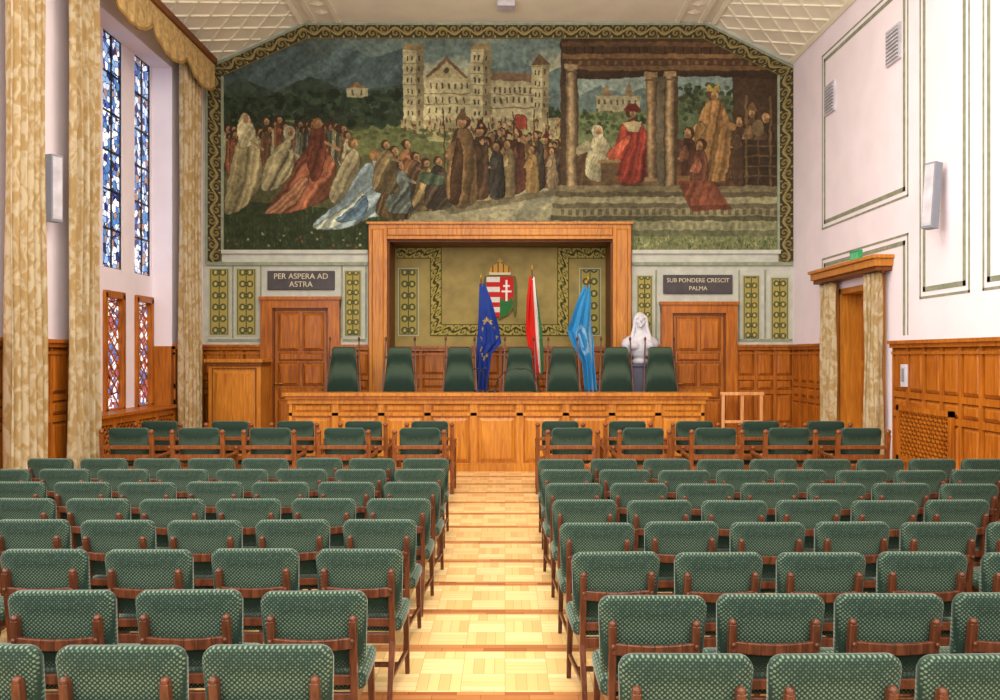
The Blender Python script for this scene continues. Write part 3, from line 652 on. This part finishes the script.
hw=.33*np.where(Z>-.35,1,np.sqrt(np.clip(1-((Z+.35)/.5)**2,0,1))); sh=(np.abs(X)<hw)&(Z>-.85)&(Z<.22)
mk|=(np.abs(X)<hw+.035)&(Z>-.9)&(Z<.25); C[mk]=(120,96,40)
st=(np.floor((Z+.85)/.134)%2==0)
C[sh&(X<0)&st]=(190,44,40); C[sh&(X<0)&~st]=(220,214,204); C[sh&(X>=0)]=(190,40,38)
hill=sh&(X>=0)&(Z< -.42+.1*np.sin((X/.33)*math.pi*3)**2); C[hill]=(50,110,60)
cr=sh&(((np.abs(X-.16)<.025)&(Z>-.42)&(Z<.14))|((np.abs(Z+.02)<.022)&(np.abs(X-.16)<.08))|((np.abs(Z+.16)<.025)&(np.abs(X-.16)<.12))); C[cr]=(230,226,218)
crown=((X/.27)**2+((Z-.34)/.24)**2<1)&(Z>.27); C[crown]=(200,160,70); mk|=crown
C[crown&(np.abs(((X+.5)%.13)-.065)<.018)]=(150,60,50); C[crown&(Z<.34)]=(224,206,170)
tip=((np.abs(X)<.02)&(Z>.5)&(Z<.72))|((np.abs(Z-.65)<.02)&(np.abs(X)<.07)); C[tip]=(206,166,80); mk|=tip
for sg in(-1,1):
    wv=(np.hypot((X-sg*.36)/.05,(Z+.3)/.55)<1)&~sh; C[wv]=(92,100,56); mk|=wv
cz=bz(290,YN)
grid_obj('coat_of_arms',np.stack([X*.92+bx(500,YN),np.full(X.shape,YN-.05),Z*.84+cz+.1],-1),C,M_ATT,mk,thick=.05)
# ---------------------------------------------------------------- right wall painted frames
def wframe(name,y0,y1,z0,z1,open_bottom=False):
    m=MB()
    for off,w in((0,.035),(.1,.07)):
        a,b,c,d=y0+off,y1-off,z0+(0 if open_bottom else off),z1-off
        fbox(m,FRR,a,a+w,0,.006,c,d); fbox(m,FRR,b-w,b,0,.006,c,d); fbox(m,FRR,a,b,0,.006,d-w,d)
        if not open_bottom: fbox(m,FRR,a,b,0,.006,c,c+w)
    m.obj(name,[M_LINE])
wframe('painted_wall_frame',12.85,16.35,4.5,7.85); wframe('painted_wall_frame',11.15,12.5,2.92,7.85); wframe('painted_wall_frame',8.4,10.85,2.92,7.85); wframe('painted_wall_frame',4.8,8.0,2.92,7.85)
wframe('painted_wall_frame',12.85,16.35,2.4,3.95,True)
for y,z in((13.3,6.95),(15.9,6.9)):
    m=MB(); fbox(m,FRR,y-.24,y+.24,0,.04,z-.28,z+.28,0); fbox(m,FRR,y-.2,y+.2,.035,.045,z-.24,z+.24,1)
    for k in range(8): fbox(m,FRR,y-.2,y+.2,.045,.06,z-.235+k*.06,z-.235+k*.06+.028,0)
    m.obj('air_vent',[M_VENT,M_GREY])
def speaker(x,y,z,rot,dx):
    m=MB(); m.box(-.09,.09,-.07,.07,-.46,.46,0); m.box(-.075,.075,-.08,-.07,-.43,.43,1)
    m.beam((0,.07,.2),(0,dx,.18),.03,.03,2); m.beam((0,.07,-.2),(0,dx,-.18),.03,.03,2)
    o=m.obj('loudspeaker',[M_GREY,M_VENT,M_BLACK],.012); o.location=(x,y,z); o.rotation_euler=rot
speaker(XL+.16,11.75,4.4,(0,0,math.radians(68)),.13)
speaker(XR-.2,11.75,4.3,(math.radians(-5),0,math.radians(-68)),.16)
m=MB()
fbox(m,FRR,11.45,12.95,.07,.085,.55,1.3,1)
for u0,u1,z0,z1 in((11.4,13.0,1.26,1.34),(11.4,13.0,.5,.58),(11.4,11.48,.5,1.34),(12.92,13.0,.5,1.34)): fbox(m,FRR,u0,u1,.07,.12,z0,z1,0)
for sg in(1,-1):
    u=11.46-.68
    while u<12.92:
        u0=max(u,11.46); u1=min(u+.68,12.94)
        z0=.58+(u0-u);z1=.58+(u1-u)
        if sg<0: z0,z1=1.84-z0,1.84-z1
        if u1-u0>.03: m.beam(FRR.pt(u0,.095,z0),FRR.pt(u1,.095,z1),.026,.02,0,up=(1,0,0))
        u+=.12
m.obj('radiator_grille',[M_WOOD,M_WOODD])
m=MB(); fbox(m,FRR,12.72,12.9,.066,.1,1.62,1.96,0); fbox(m,FRR,12.77,12.85,.1,.11,1.7,1.9,1); m.obj('thermostat',[M_MARBLE,M_GREY],.008)
m=MB(); fbox(m,FRR,14.5,14.9,.0,.06,3.7,3.9,0); fbox(m,FRR,14.53,14.87,.06,.065,3.73,3.87,1); m.obj('exit_sign',[plain('sign_green',(40,150,90),.5),plain('sign_green2',(90,190,140),.5)],.004)
m=MB(); m.box(-.15,.2,16.9,17.2,ZC-.1,ZC-.001,0); m.obj('ceiling_vent',[M_VENT],.01)
# ---------------------------------------------------------------- curtains
def curtain(name,fr,u0,u1,z0,z1,off=.14,npl=5,amp=.06,seed=0):
    nu=npl*14;nz=24;r=random.Random(seed); ph=r.uniform(0,6)
    vs=[];fs=[]
    for j in range(nz+1):
        v=j/nz;z=z0+(z1-z0)*v
        for i in range(nu+1):
            t=i/nu; a=amp*(1.15-.35*v); uu=(u0+u1)/2+(t-.5)*(u1-u0)*(1-.06*math.sin(v*3.1)); n=off+a*math.sin(t*npl*2*math.pi+ph+.5*math.sin(v*3+t*7))+.012*math.sin(t*31+v*9)
            vs.append(fr.pt(uu+.015*math.sin(t*npl*4*math.pi),n,z))
    for j in range(nz):
        for i in range(nu): a=j*(nu+1)+i; fs.append((a,a+1,a+nu+2,a+nu+1))
    m=MB(); m.add(vs,fs,0,True); m.beam(fr.pt(u0-.05,off,z1-.01),fr.pt(u1+.05,off,z1-.01),.03,.03,1)
    o=m.obj(name,[M_CURT,M_WOODD]); s=o.modifiers.new('s','SOLIDIFY'); s.thickness=.006; return o
curtain('window_curtain',FL,10.45,11.3,.3,8.1,.25,5,.07,1)
curtain('window_curtain',FL,11.98,12.92,.3,8.1,.25,5,.07,2)
curtain('window_curtain',FL,16.1,17.05,.3,8.1,.25,5,.07,3)
curtain('window_curtain',FL,8.0,8.9,.3,8.1,.25,5,.07,6)
curtain('door_curtain',FRR,13.42,14.0,.1,3.42,.15,4,.05,4)
curtain('door_curtain',FRR,15.35,16.0,.1,3.42,.15,4,.05,5)
m=MB(); vs=[];fs=[];n=300;ua,ub=7.6,17.5
for i in range(n+1):
    t=i/n;u=ua+(ub-ua)*t; sc=abs(math.sin(u*math.pi/1.6))**.6; bot=7.42+.3*(1-sc); 
    for j in range(5):
        z=8.08-(8.08-bot)*j/4; vs.append(FL.pt(u,.42+.012*math.sin(u*18)*(j/4),z))
for i in range(n):
    for j in range(4): a=i*5+j; fs.append((a,a+1,a+6,a+5))
m.add(vs,fs,0,True)
for i in range(n): m.beam(vs[i*5+4],vs[(i+1)*5+4],.02,.05,2,up=(0,0,1))
m.beam(FL.pt(ua,.43,8.14),FL.pt(ub,.43,8.14),.09,.12,1); m.beam(FL.pt(ub,.0,8.14),FL.pt(ub,.45,8.14),.06,.12,1)
o=m.obj('curtain_valance',[plain('valance_gold_fabric',(184,154,100),.8,var=.16,scale=12),M_WOODD,plain('valance_braid',(150,116,60),.8)])
# ---------------------------------------------------------------- chairs
def rcush(m,w,h,t,cz,tilt,cy,rad=.06,mat=0,wt=None,n=6,bulge=.012):
    wt=wt or w
    out=[]
    for (sx,sz,a0) in((1,1,0),(-1,1,90),(-1,-1,180),(1,-1,270)):
        for k in range(n+1):
            a=math.radians(a0+90*k/n); hw_=(wt if sz>0 else w)/2
            out.append((sx*(hw_-rad)+rad*math.cos(a), sz*(h/2-rad)+rad*math.sin(a)))
    def ring(sc,y,add=0):
        return [(x*sc,cy+y-(z*sc)*tilt,cz+z*sc) for x,z in out]
    rings=[ring(.6,-t/2-bulge),ring(.93,-t/2-bulge*.3),ring(.985,-t/2+.012),ring(1,-t/4),ring(1,t/4),ring(.985,t/2-.012),ring(.93,t/2+bulge*.3),ring(.6,t/2+bulge)]
    m.loft(rings,mat,True,True)
def seatc(m,w,d,t,z,y0,mat=0,rad=.05,n=5):
    out=[]
    for (sx,sy,a0) in((1,1,0),(-1,1,90),(-1,-1,180),(1,-1,270)):
        for k in range(n+1):
            a=math.radians(a0+90*k/n); out.append((sx*(w/2-rad)+rad*math.cos(a),sy*(d/2-rad)+rad*math.sin(a)))
    def ring(sc,zz): return [(x*sc,y0+d/2+y*sc,z+zz) for x,y in out]
    m.loft([ring(.97,0),ring(1,.015),ring(1,t-.02),ring(.96,t-.004),ring(.6,t+.012)],mat,True,True)
def make_chair():
    m=MB(); tl=.16
    rcush(m,.5,.4,.062,.725,tl,0,.055,0,.525)
    for sx in(-1,1):
        x=sx*.2
        m.beam((x,-.02+.0,.36),(x,-.085,.8),.036,.045,1,up=(0,1,0)); m.beam((x,-.02,.38),(x,-.16,0),.036,.045,1,up=(0,1,0),taper=.75)
        m.ell((x,-.088,.805),(.02,.024,.018),1,8,6); 
        m.ell((x,-.105,.70),(.012,.01,.012),1,8,5)
        m.beam((x*1.1,.42,.43),(x*1.15,.44,0),.04,.04,1,up=(0,1,0),taper=.7)
        m.beam((x,-.03,.39),(x*1.1,.44,.41),.03,.06,1); m.beam((x,-.1,.16),(x*1.13,.43,.16),.022,.03,1)
    pts=[(-.2+.4*i/6,-.082-.014*math.sin(math.pi*i/6),.685-.01*math.sin(math.pi*i/6)) for i in range(7)]
    for a,b in zip(pts,pts[1:]): m.beam(a,b,.024,.055,1)
    m.beam((-.2,-.045,.49),(.2,-.045,.49),.022,.05,1)
    m.beam((-.22,.43,.41),(.22,.43,.41),.03,.06,1); m.beam((-.2,-.03,.39),(.2,-.03,.39),.03,.06,1); m.beam((-.22,.16,.16),(.22,.16,.16),.022,.03,1)
    seatc(m,.5,.48,.075,.42,-.0,0)
    o=m.obj('tmp',[M_FAB,M_CH,M_GOLD],.004,seg=1); me=bake(o); bpy.data.objects.remove(o); me.name='auditorium_chair_mesh'; return me
def make_arm():
    m=MB(); tl=.14
    rcush(m,.54,.5,.075,.85,tl,0,.06,0,.56)
    for sx in(-1,1):
        x=sx*.34
        m.beam((x,-.08,0),(x,-.05,.5),.06,.05,1,up=(0,1,0)); m.beam((x,-.05,.5),(x,-.11,1.02),.06,.05,1,up=(0,1,0)); m.ell((x,-.112,1.05),(.038,.038,.036),1,8,6)
        m.beam((x,.5,0),(x,.5,.74),.05,.05,1,up=(0,1,0)); m.ell((x,.5,.765),(.034,.034,.034),1,8,6)
        m.beam((x,-.07,.68),(x,.56,.7),.055,.035,1); m.beam((x,-.05,.4),(x,.5,.4),.03,.08,1); m.beam((x,-.07,.15),(x,.5,.15),.025,.04,1)
        for k in range(3): m.beam((x,.1+k*.12,.44),(x,.1+k*.12,.68),.018,.018,1,up=(0,1,0))
    for z,h in((.84,.05),(.7,.08),(.54,.05)): m.beam((-.33,-.09-.12*(z-.7),z),(.33,-.09-.12*(z-.7),z),.03,h,1) 
    m.beam((-.33,-.05,.4),(.33,-.05,.4),.03,.08,1); m.beam((-.33,.5,.4),(.33,.5,.4),.03,.08,1)
    seatc(m,.6,.52,.08,.43,-.02,0)
    o=m.obj('tmp',[M_FAB,M_WCH],.005,seg=1); me=bake(o); bpy.data.objects.remove(o); me.name='armchair_mesh'; return me
M_WCH=wood('armchair_oak',(92,46,20),(142,82,38),.35,(20,20,3))
def make_pres():
    m=MB()
    rcush(m,.62,.92,.08,1.35,.1,0,.06,0,.47)
    for sx in(-1,1):
        x=sx*.34
        m.beam((x,-.06,0),(x,0,.9),.04,.045,1,up=(0,1,0)); m.beam((x,0,.9),(x*.86,-.12,1.94),.036,.036,1,up=(0,1,0),taper=.7); m.ell((x*.86,-.125,1.97),(.026,.026,.05),1,8,6)
        m.beam((x,.5,0),(x,.5,.74),.045,.045,1,up=(0,1,0)); m.ell((x,.5,.76),(.03,.03,.03),1,8,6); m.beam((x,0,.68),(x,.55,.7),.06,.035,1); m.beam((x,-.03,.42),(x,.5,.42),.03,.08,1)
    m.beam((-.31,-.12,1.6),(.31,-.12,1.6),.02,.045,1); m.beam((-.34,0,.85),(.34,0,.85),.025,.07,1); m.beam((-.34,.5,.42),(.34,.5,.42),.03,.08,1); m.beam((-.34,-.02,.42),(.34,-.02,.42),.03,.08,1)
    seatc(m,.62,.5,.09,.44,.0,0)
    o=m.obj('tmp',[M_FAB,M_CH],.005,seg=1); me=bake(o); bpy.data.objects.remove(o); me.name='presidential_chair_mesh'; return me
ME_C,ME_A,ME_P=make_chair(),make_arm(),make_pres()
def inst(name,me,x,y,z=0,rot=0):
    o=bpy.data.objects.new(name,me); COL.objects.link(o); o.location=(x,y,z); o.rotation_euler=(0,0,rot); return o
rows=[(3.46,-.70,.45,.59,.585),(4.28,-.69,.46,.63,.585),(5.18,-.62,.40,.635,.61),(6.08,-.635,.385,.62,.6),(6.98,-.61,.385,.615,.605),(7.88,-.60,.37,.61,.60),(8.79,-.62,.37,.61,.6),(9.7,-.64,.37,.61,.6)]
for ri,(y,le,re,lp,rp) in enumerate(rows):
    for k in range(9):
        x=le-.26-k*lp
        if x-.3<XL+.25+ (0.15 if y>8 else 0): break
        inst('auditorium_chair',ME_C,x,y+R.uniform(-.03,.03),0,R.uniform(-.04,.04))
    for k in range(9):
        x=re+.26+k*rp
        if x+.3>XR-.1: break
        inst('auditorium_chair',ME_C,x,y-(.08 if ri else .12)+R.uniform(-.03,.03),0,R.uniform(-.04,.04))
YA,YBk=11.7,12.9
for px in(130,200,271,345,420,572,643,715,788,860): inst('armchair',ME_A,(px-505)*YA/F,YA,0,R.uniform(-.02,.02))
for px in(161,231,296,364,430,560,627,694,760,825): inst('armchair',ME_A,(px-505)*YBk/F,YBk,0,R.uniform(-.02,.02))
for px in(341,398,459,520,564,618,663): inst('presidential_chair',ME_P,(px-505)*16.8/F,17.05,PZ+.002,math.pi+R.uniform(-.04,.04))
# ---------------------------------------------------------------- desk
DY=15.3; DX0,DX1,DZ=-3.9,3.6,1.42
m=MB(); fd=Fr('back',DY+.08)
m.box(DX0,DX1,DY+.08,DY+.14,0,DZ-.16,0); m.box(DX0,DX0+.06,DY+.14,DY+.42,0,DZ-.16,0); m.box(DX1-.06,DX1,DY+.14,DY+.42,0,DZ-.16,0)
m.box(DX0-.1,DX1+.1,DY-.06,DY+.43,DZ-.06,DZ,0); m.box(DX0-.06,DX1+.06,DY-.03,DY+.42,DZ-.12,DZ-.06,1); m.box(DX0-.02,DX1+.02,DY+.01,DY+.42,DZ-.2,DZ-.12,0)
fbox(m,fd,DX0,DX1,0,.05,0,.14,0); fbox(m,fd,DX0,DX1,0,.04,1.0,1.06,0)
nb=9; w=(DX1-DX0)/nb
for i_ in range(nb+1):
    u=DX0+i_*w; fbox(m,fd,max(DX0,u-.06),min(DX1,u+.06),0,.04,.14,DZ-.2,0)
for i_ in range(nb):
    a=DX0+i_*w+.08;b=a+w-.16
    fbox(m,fd,a,b,0,.004,.16,.98,1); raised(m,fd,a+.02,b-.02,.18,.96,.004,.03,.05,0)
    fbox(m,fd,a,b,0,.004,1.07,1.21,1); raised(m,fd,a+.015,b-.015,1.08,1.2,.004,.025,.03,0)
m.obj('presidium_desk',[M_WOODL,M_WOOD],.006)
m=MB(); ry=15.6
m.box(3.95,4.75,ry-.035,ry+.035,1.36,1.42,0)
for x in(4.0,4.35,4.7): m.box(x-.03,x+.03,ry-.03,ry+.03,0,1.36,0)
m.box(4.0,4.7,ry-.02,ry+.02,.85,.9,0); m.box(4.0,4.7,ry-.02,ry+.02,.3,.35,0)
m.obj('stage_railing',[M_RAIL],.008)
m=MB(); x0,x1=bx(210,17.0),bx(262,17.0); fr=Fr('back',16.9)
m.box(x0,x1,16.9,17.55,PZ,1.95,0); m.box(x0-.06,x1+.06,16.82,17.6,1.95,2.02,0); m.box(x0-.03,x1+.03,16.86,17.56,1.88,1.95,1); m.box(x0-.03,x1+.03,16.86,17.56,PZ,PZ+.14,0)
raised(m,fr,x0+.12,x1-.12,PZ+.24,1.78,0,.03,.06,0); fbox(m,fr,x0+.08,x0+.1,0,.02,PZ+.2,1.84,1); fbox(m,fr,x1-.1,x1-.08,0,.02,PZ+.2,1.84,1); fbox(m,fr,x0+.08,x1-.08,0,.02,1.82,1.84,1)
m.obj('lectern_cabinet',[M_WOODL,M_WOODD],.008)
def mic(x,y,dx):
    m=MB(); m.lathe(x,y,[(DZ,.07),(DZ+.02,.07),(DZ+.035,.03)],0)
    pts=[(x+dx*.45*(t**2),y-.02*t,DZ+.02+.42*math.sin(t*1.5)) for t in np.linspace(0,1,10)]
    m.tube(pts,[.009]*10,0,8); e=pts[-1]; m.tube([e,(e[0]+dx*.1,e[1]-.01,e[2]-.01)],[.022,.018],0,10); m.obj('gooseneck_microphone',[M_BLACK])
mic(-.32,15.5,-.5); mic(-.18,15.55,.9); mic(.6,15.55,-.6); mic(-.5,15.6,.3)
# ---------------------------------------------------------------- flags
YF=17.55
def flag(tip,foot,prof,colf,seed,phase):
    m=MB(); fx,fz=foot; tx,tz=tip
    m.tube([(fx,YF,PZ+.03),(tx,YF,tz)],[.017,.014],0,10); m.ell((tx,YF,tz+.05),(.02,.02,.06),1,8,8)
    m.lathe(fx,YF,[(PZ,.17),(PZ+.03,.17),(PZ+.06,.08),(PZ+.12,.03),(PZ+.2,.025)],0)
    root=m.obj('flag_on_pole',[M_WOODD,M_GOLD])
    nv,nu=110,70; V,U=np.mgrid[0:nv,0:nu]; v=V/(nv-1);u=U/(nu-1)
    zs=np.array([p[0] for p in prof]);o=np.argsort(zs); Zt=prof[0][0];Zb=prof[-1][0]; z=Zt+(Zb-Zt)*v
    xl=np.interp(z,zs[o],np.array([p[1] for p in prof])[o]); xr=np.interp(z,zs[o],np.array([p[2] for p in prof])[o])
    amp=.07*np.clip(v*3,.15,1)
    ps=2*np.pi*(2.6*u+phase+.25*v); x=xl+(xr-xl)*u+.018*np.sin(ps*2); y=YF-.1+amp*np.sin(ps)-.02*np.sin(u*17+v*4)
    z=z-.10*np.sin(u*math.pi)*(1-v)+.05*np.sin(ps)*v
    C=colf(u,v); grid_obj('cloth',np.stack([x,y,z],-1),C,M_CLOTH,None,thick=.004,parent=root)
def star(U,V,cx,cy,r):
    a=np.arctan2(V-cy,(U-cx)*1.0); d=np.hypot(U-cx,(V-cy)); return d<r*(.62+.38*np.cos(5*(a+math.pi/2)))
def eu(u,v):
    C=np.ones(u.shape+(3,))*np.array((38,62,140)); 
    for k in range(12): C[star(u*.7,v*1.6,.35+.22*math.cos(k*.524),.8+.3*math.sin(k*.524),.045)]=(205,172,80)
    return C
def hu(u,v):
    C=np.ones(u.shape+(3,))*np.array((212,44,34)); w=u+.2*v; C[w>.74]=(226,222,216); C[w>.95]=(60,120,78); return C
def lb(u,v):
    C=np.ones(u.shape+(3,))*np.array((62,148,200)); b=np.hypot(u-.5,(v-.5)*1.5); C[(np.abs(b-.2)<.03)|((b<.12)&(np.sin(u*60)>.2))]=(150,190,215); C[(np.abs(u+.3*v-1.0)<.03)]=(150,180,200); return C
fx=lambda p:(p-505)*YF/F
fz=lambda p:HC+(355-p)*YF/F
flag((fx(481),fz(279)),(fx(492),0),[(fz(283),fx(480),fx(484)),(fz(300),fx(479),fx(491)),(fz(325),fx(478),fx(499)),(fz(342),fx(477),fx(502)),(fz(352),fx(477),fx(492)),(fz(390),fx(477),fx(487))],eu,1,.1)
flag((fx(532),fz(270)),(fx(541),0),[(fz(276),fx(530),fx(534)),(fz(300),fx(527),fx(537)),(fz(330),fx(525),fx(541)),(fz(360),fx(529),fx(543)),(fz(374),fx(534),fx(543))],hu,2,.4)
flag((fx(588),fz(281)),(fx(583),0),[(fz(285),fx(584),fx(589)),(fz(300),fx(577),fx(591)),(fz(330),fx(567),fx(592)),(fz(345),fx(573),fx(594)),(fz(360),fx(582),fx(594)),(fz(391),fx(585),fx(596))],lb,3,.7)
# ---------------------------------------------------------------- bust on pedestal
BX,BY=(640-505)*17.5/F,17.5
m=MB(); m.box(BX-.3,BX+.3,BY-.26,BY+.26,PZ,PZ+.1); m.box(BX-.24,BX+.24,BY-.21,BY+.21,PZ+.1,1.86); m.box(BX-.29,BX+.29,BY-.25,BY+.25,1.86,1.93); ped=m.obj('bust_pedestal',[M_PED],.012)
def rg(z,rx,ry,cy=0,cx=0,n=24): return [(cx+rx*math.cos(2*math.pi*k/n),cy+ry*math.sin(2*math.pi*k/n),z) for k in range(n)]
m=MB()
m.loft([rg(0,.16,.14),rg(.05,.17,.15),rg(.1,.13,.12),rg(.16,.22,.16),rg(.26,.34,.19),rg(.38,.39,.2),rg(.48,.36,.19),rg(.55,.26,.16),rg(.6,.14,.12),rg(.66,.085,.09,-.0),rg(.76,.08,.085,-.01)],0)
m.ell((0,-.02,.87),(.115,.13,.155)); m.ell((0,-.07,.81),(.085,.08,.09))
m.ell((0,-.155,.865),(.018,.03,.04)); m.ell((0,-.13,.93),(.08,.03,.03)); m.ell((0,-.145,.795),(.035,.018,.012)); m.ell((0,-.14,.752),(.03,.025,.022))
for s_ in(-1,1): m.ell((s_*.042,-.135,.885),(.022,.014,.012)); m.ell((s_*.055,-.115,.84),(.035,.03,.03)); m.ell((s_*.15,-.15,.36),(.12,.1,.1))
m.loft([rg(.42,.25,.13,.09),rg(.55,.2,.13,.07),rg(.68,.155,.13,.055),rg(.82,.14,.14,.04),rg(.93,.138,.14,.03),rg(1.0,.11,.12,.02),rg(1.05,.05,.06,.02)],0)
for s_ in(-1,1): m.tube([(s_*.1,-.08,.97),(s_*.13,-.06,.85),(s_*.14,-.07,.7),(s_*.18,-.12,.55),(s_*.19,-.15,.42)],[.028,.034,.036,.04,.03],0,10)
b_=m.obj('marble_bust',[M_MARBLE]); b_.location=(BX,BY,1.93); b_.scale=(1,1,1)
r_=b_.modifiers.new('r','REMESH'); r_.mode='VOXEL'; r_.voxel_size=.014; r_.use_smooth_shade=True
s_=b_.modifiers.new('s','SMOOTH'); s_.iterations=3; s_.factor=.5
# ---------------------------------------------------------------- lights
def area(name,loc,rot,sx,sy,e,c):
    l=bpy.data.lights.new(name,'AREA'); l.shape='RECTANGLE'; l.size=sx; l.size_y=sy; l.energy=e; l.color=c
    o=bpy.data.objects.new(name,l); COL.objects.link(o); o.location=loc; o.rotation_euler=rot; return o
area('ceiling_light_fixture',(0,3.0,8.7),(0,0,0),6,5,500,(1,.95,.85))
area('ceiling_light_fixture',(0,9.0,8.8),(0,0,0),6,5,560,(1,.95,.85))
area('added_ceiling_fill',(0,12.0,7.6),(math.radians(180),0,0),7,1.0,190,(1,.95,.84))  # unseen fill added above the view to brighten the ceiling; no real fitting
area('window_daylight',(-6.1,4.5,4.6),(0,math.radians(-90),0),5,8,470,(.96,.96,1))
area('window_daylight',(-6.05,9.2,4.6),(0,math.radians(-90),0),5,1.6,140,(.96,.96,1))
area('rear_hall_light',(0,-1.2,5.5),(math.radians(80),0,0),9,5,820,(1,.96,.91))
w=bpy.data.worlds.new('world'); scene.world=w; w.use_nodes=True
w.node_tree.nodes['Background'].inputs[0].default_value=(1,.97,.98,1); w.node_tree.nodes['Background'].inputs[1].default_value=1.0
# ---------------------------------------------------------------- camera
cam=bpy.data.cameras.new('camera'); co=bpy.data.objects.new('camera',cam); COL.objects.link(co)
co.location=(0,0,HC); co.rotation_euler=(math.pi/2,0,0); cam.sensor_width=36; cam.lens=36*F/1000; cam.shift_x=-.005; cam.shift_y=.005
scene.camera=co
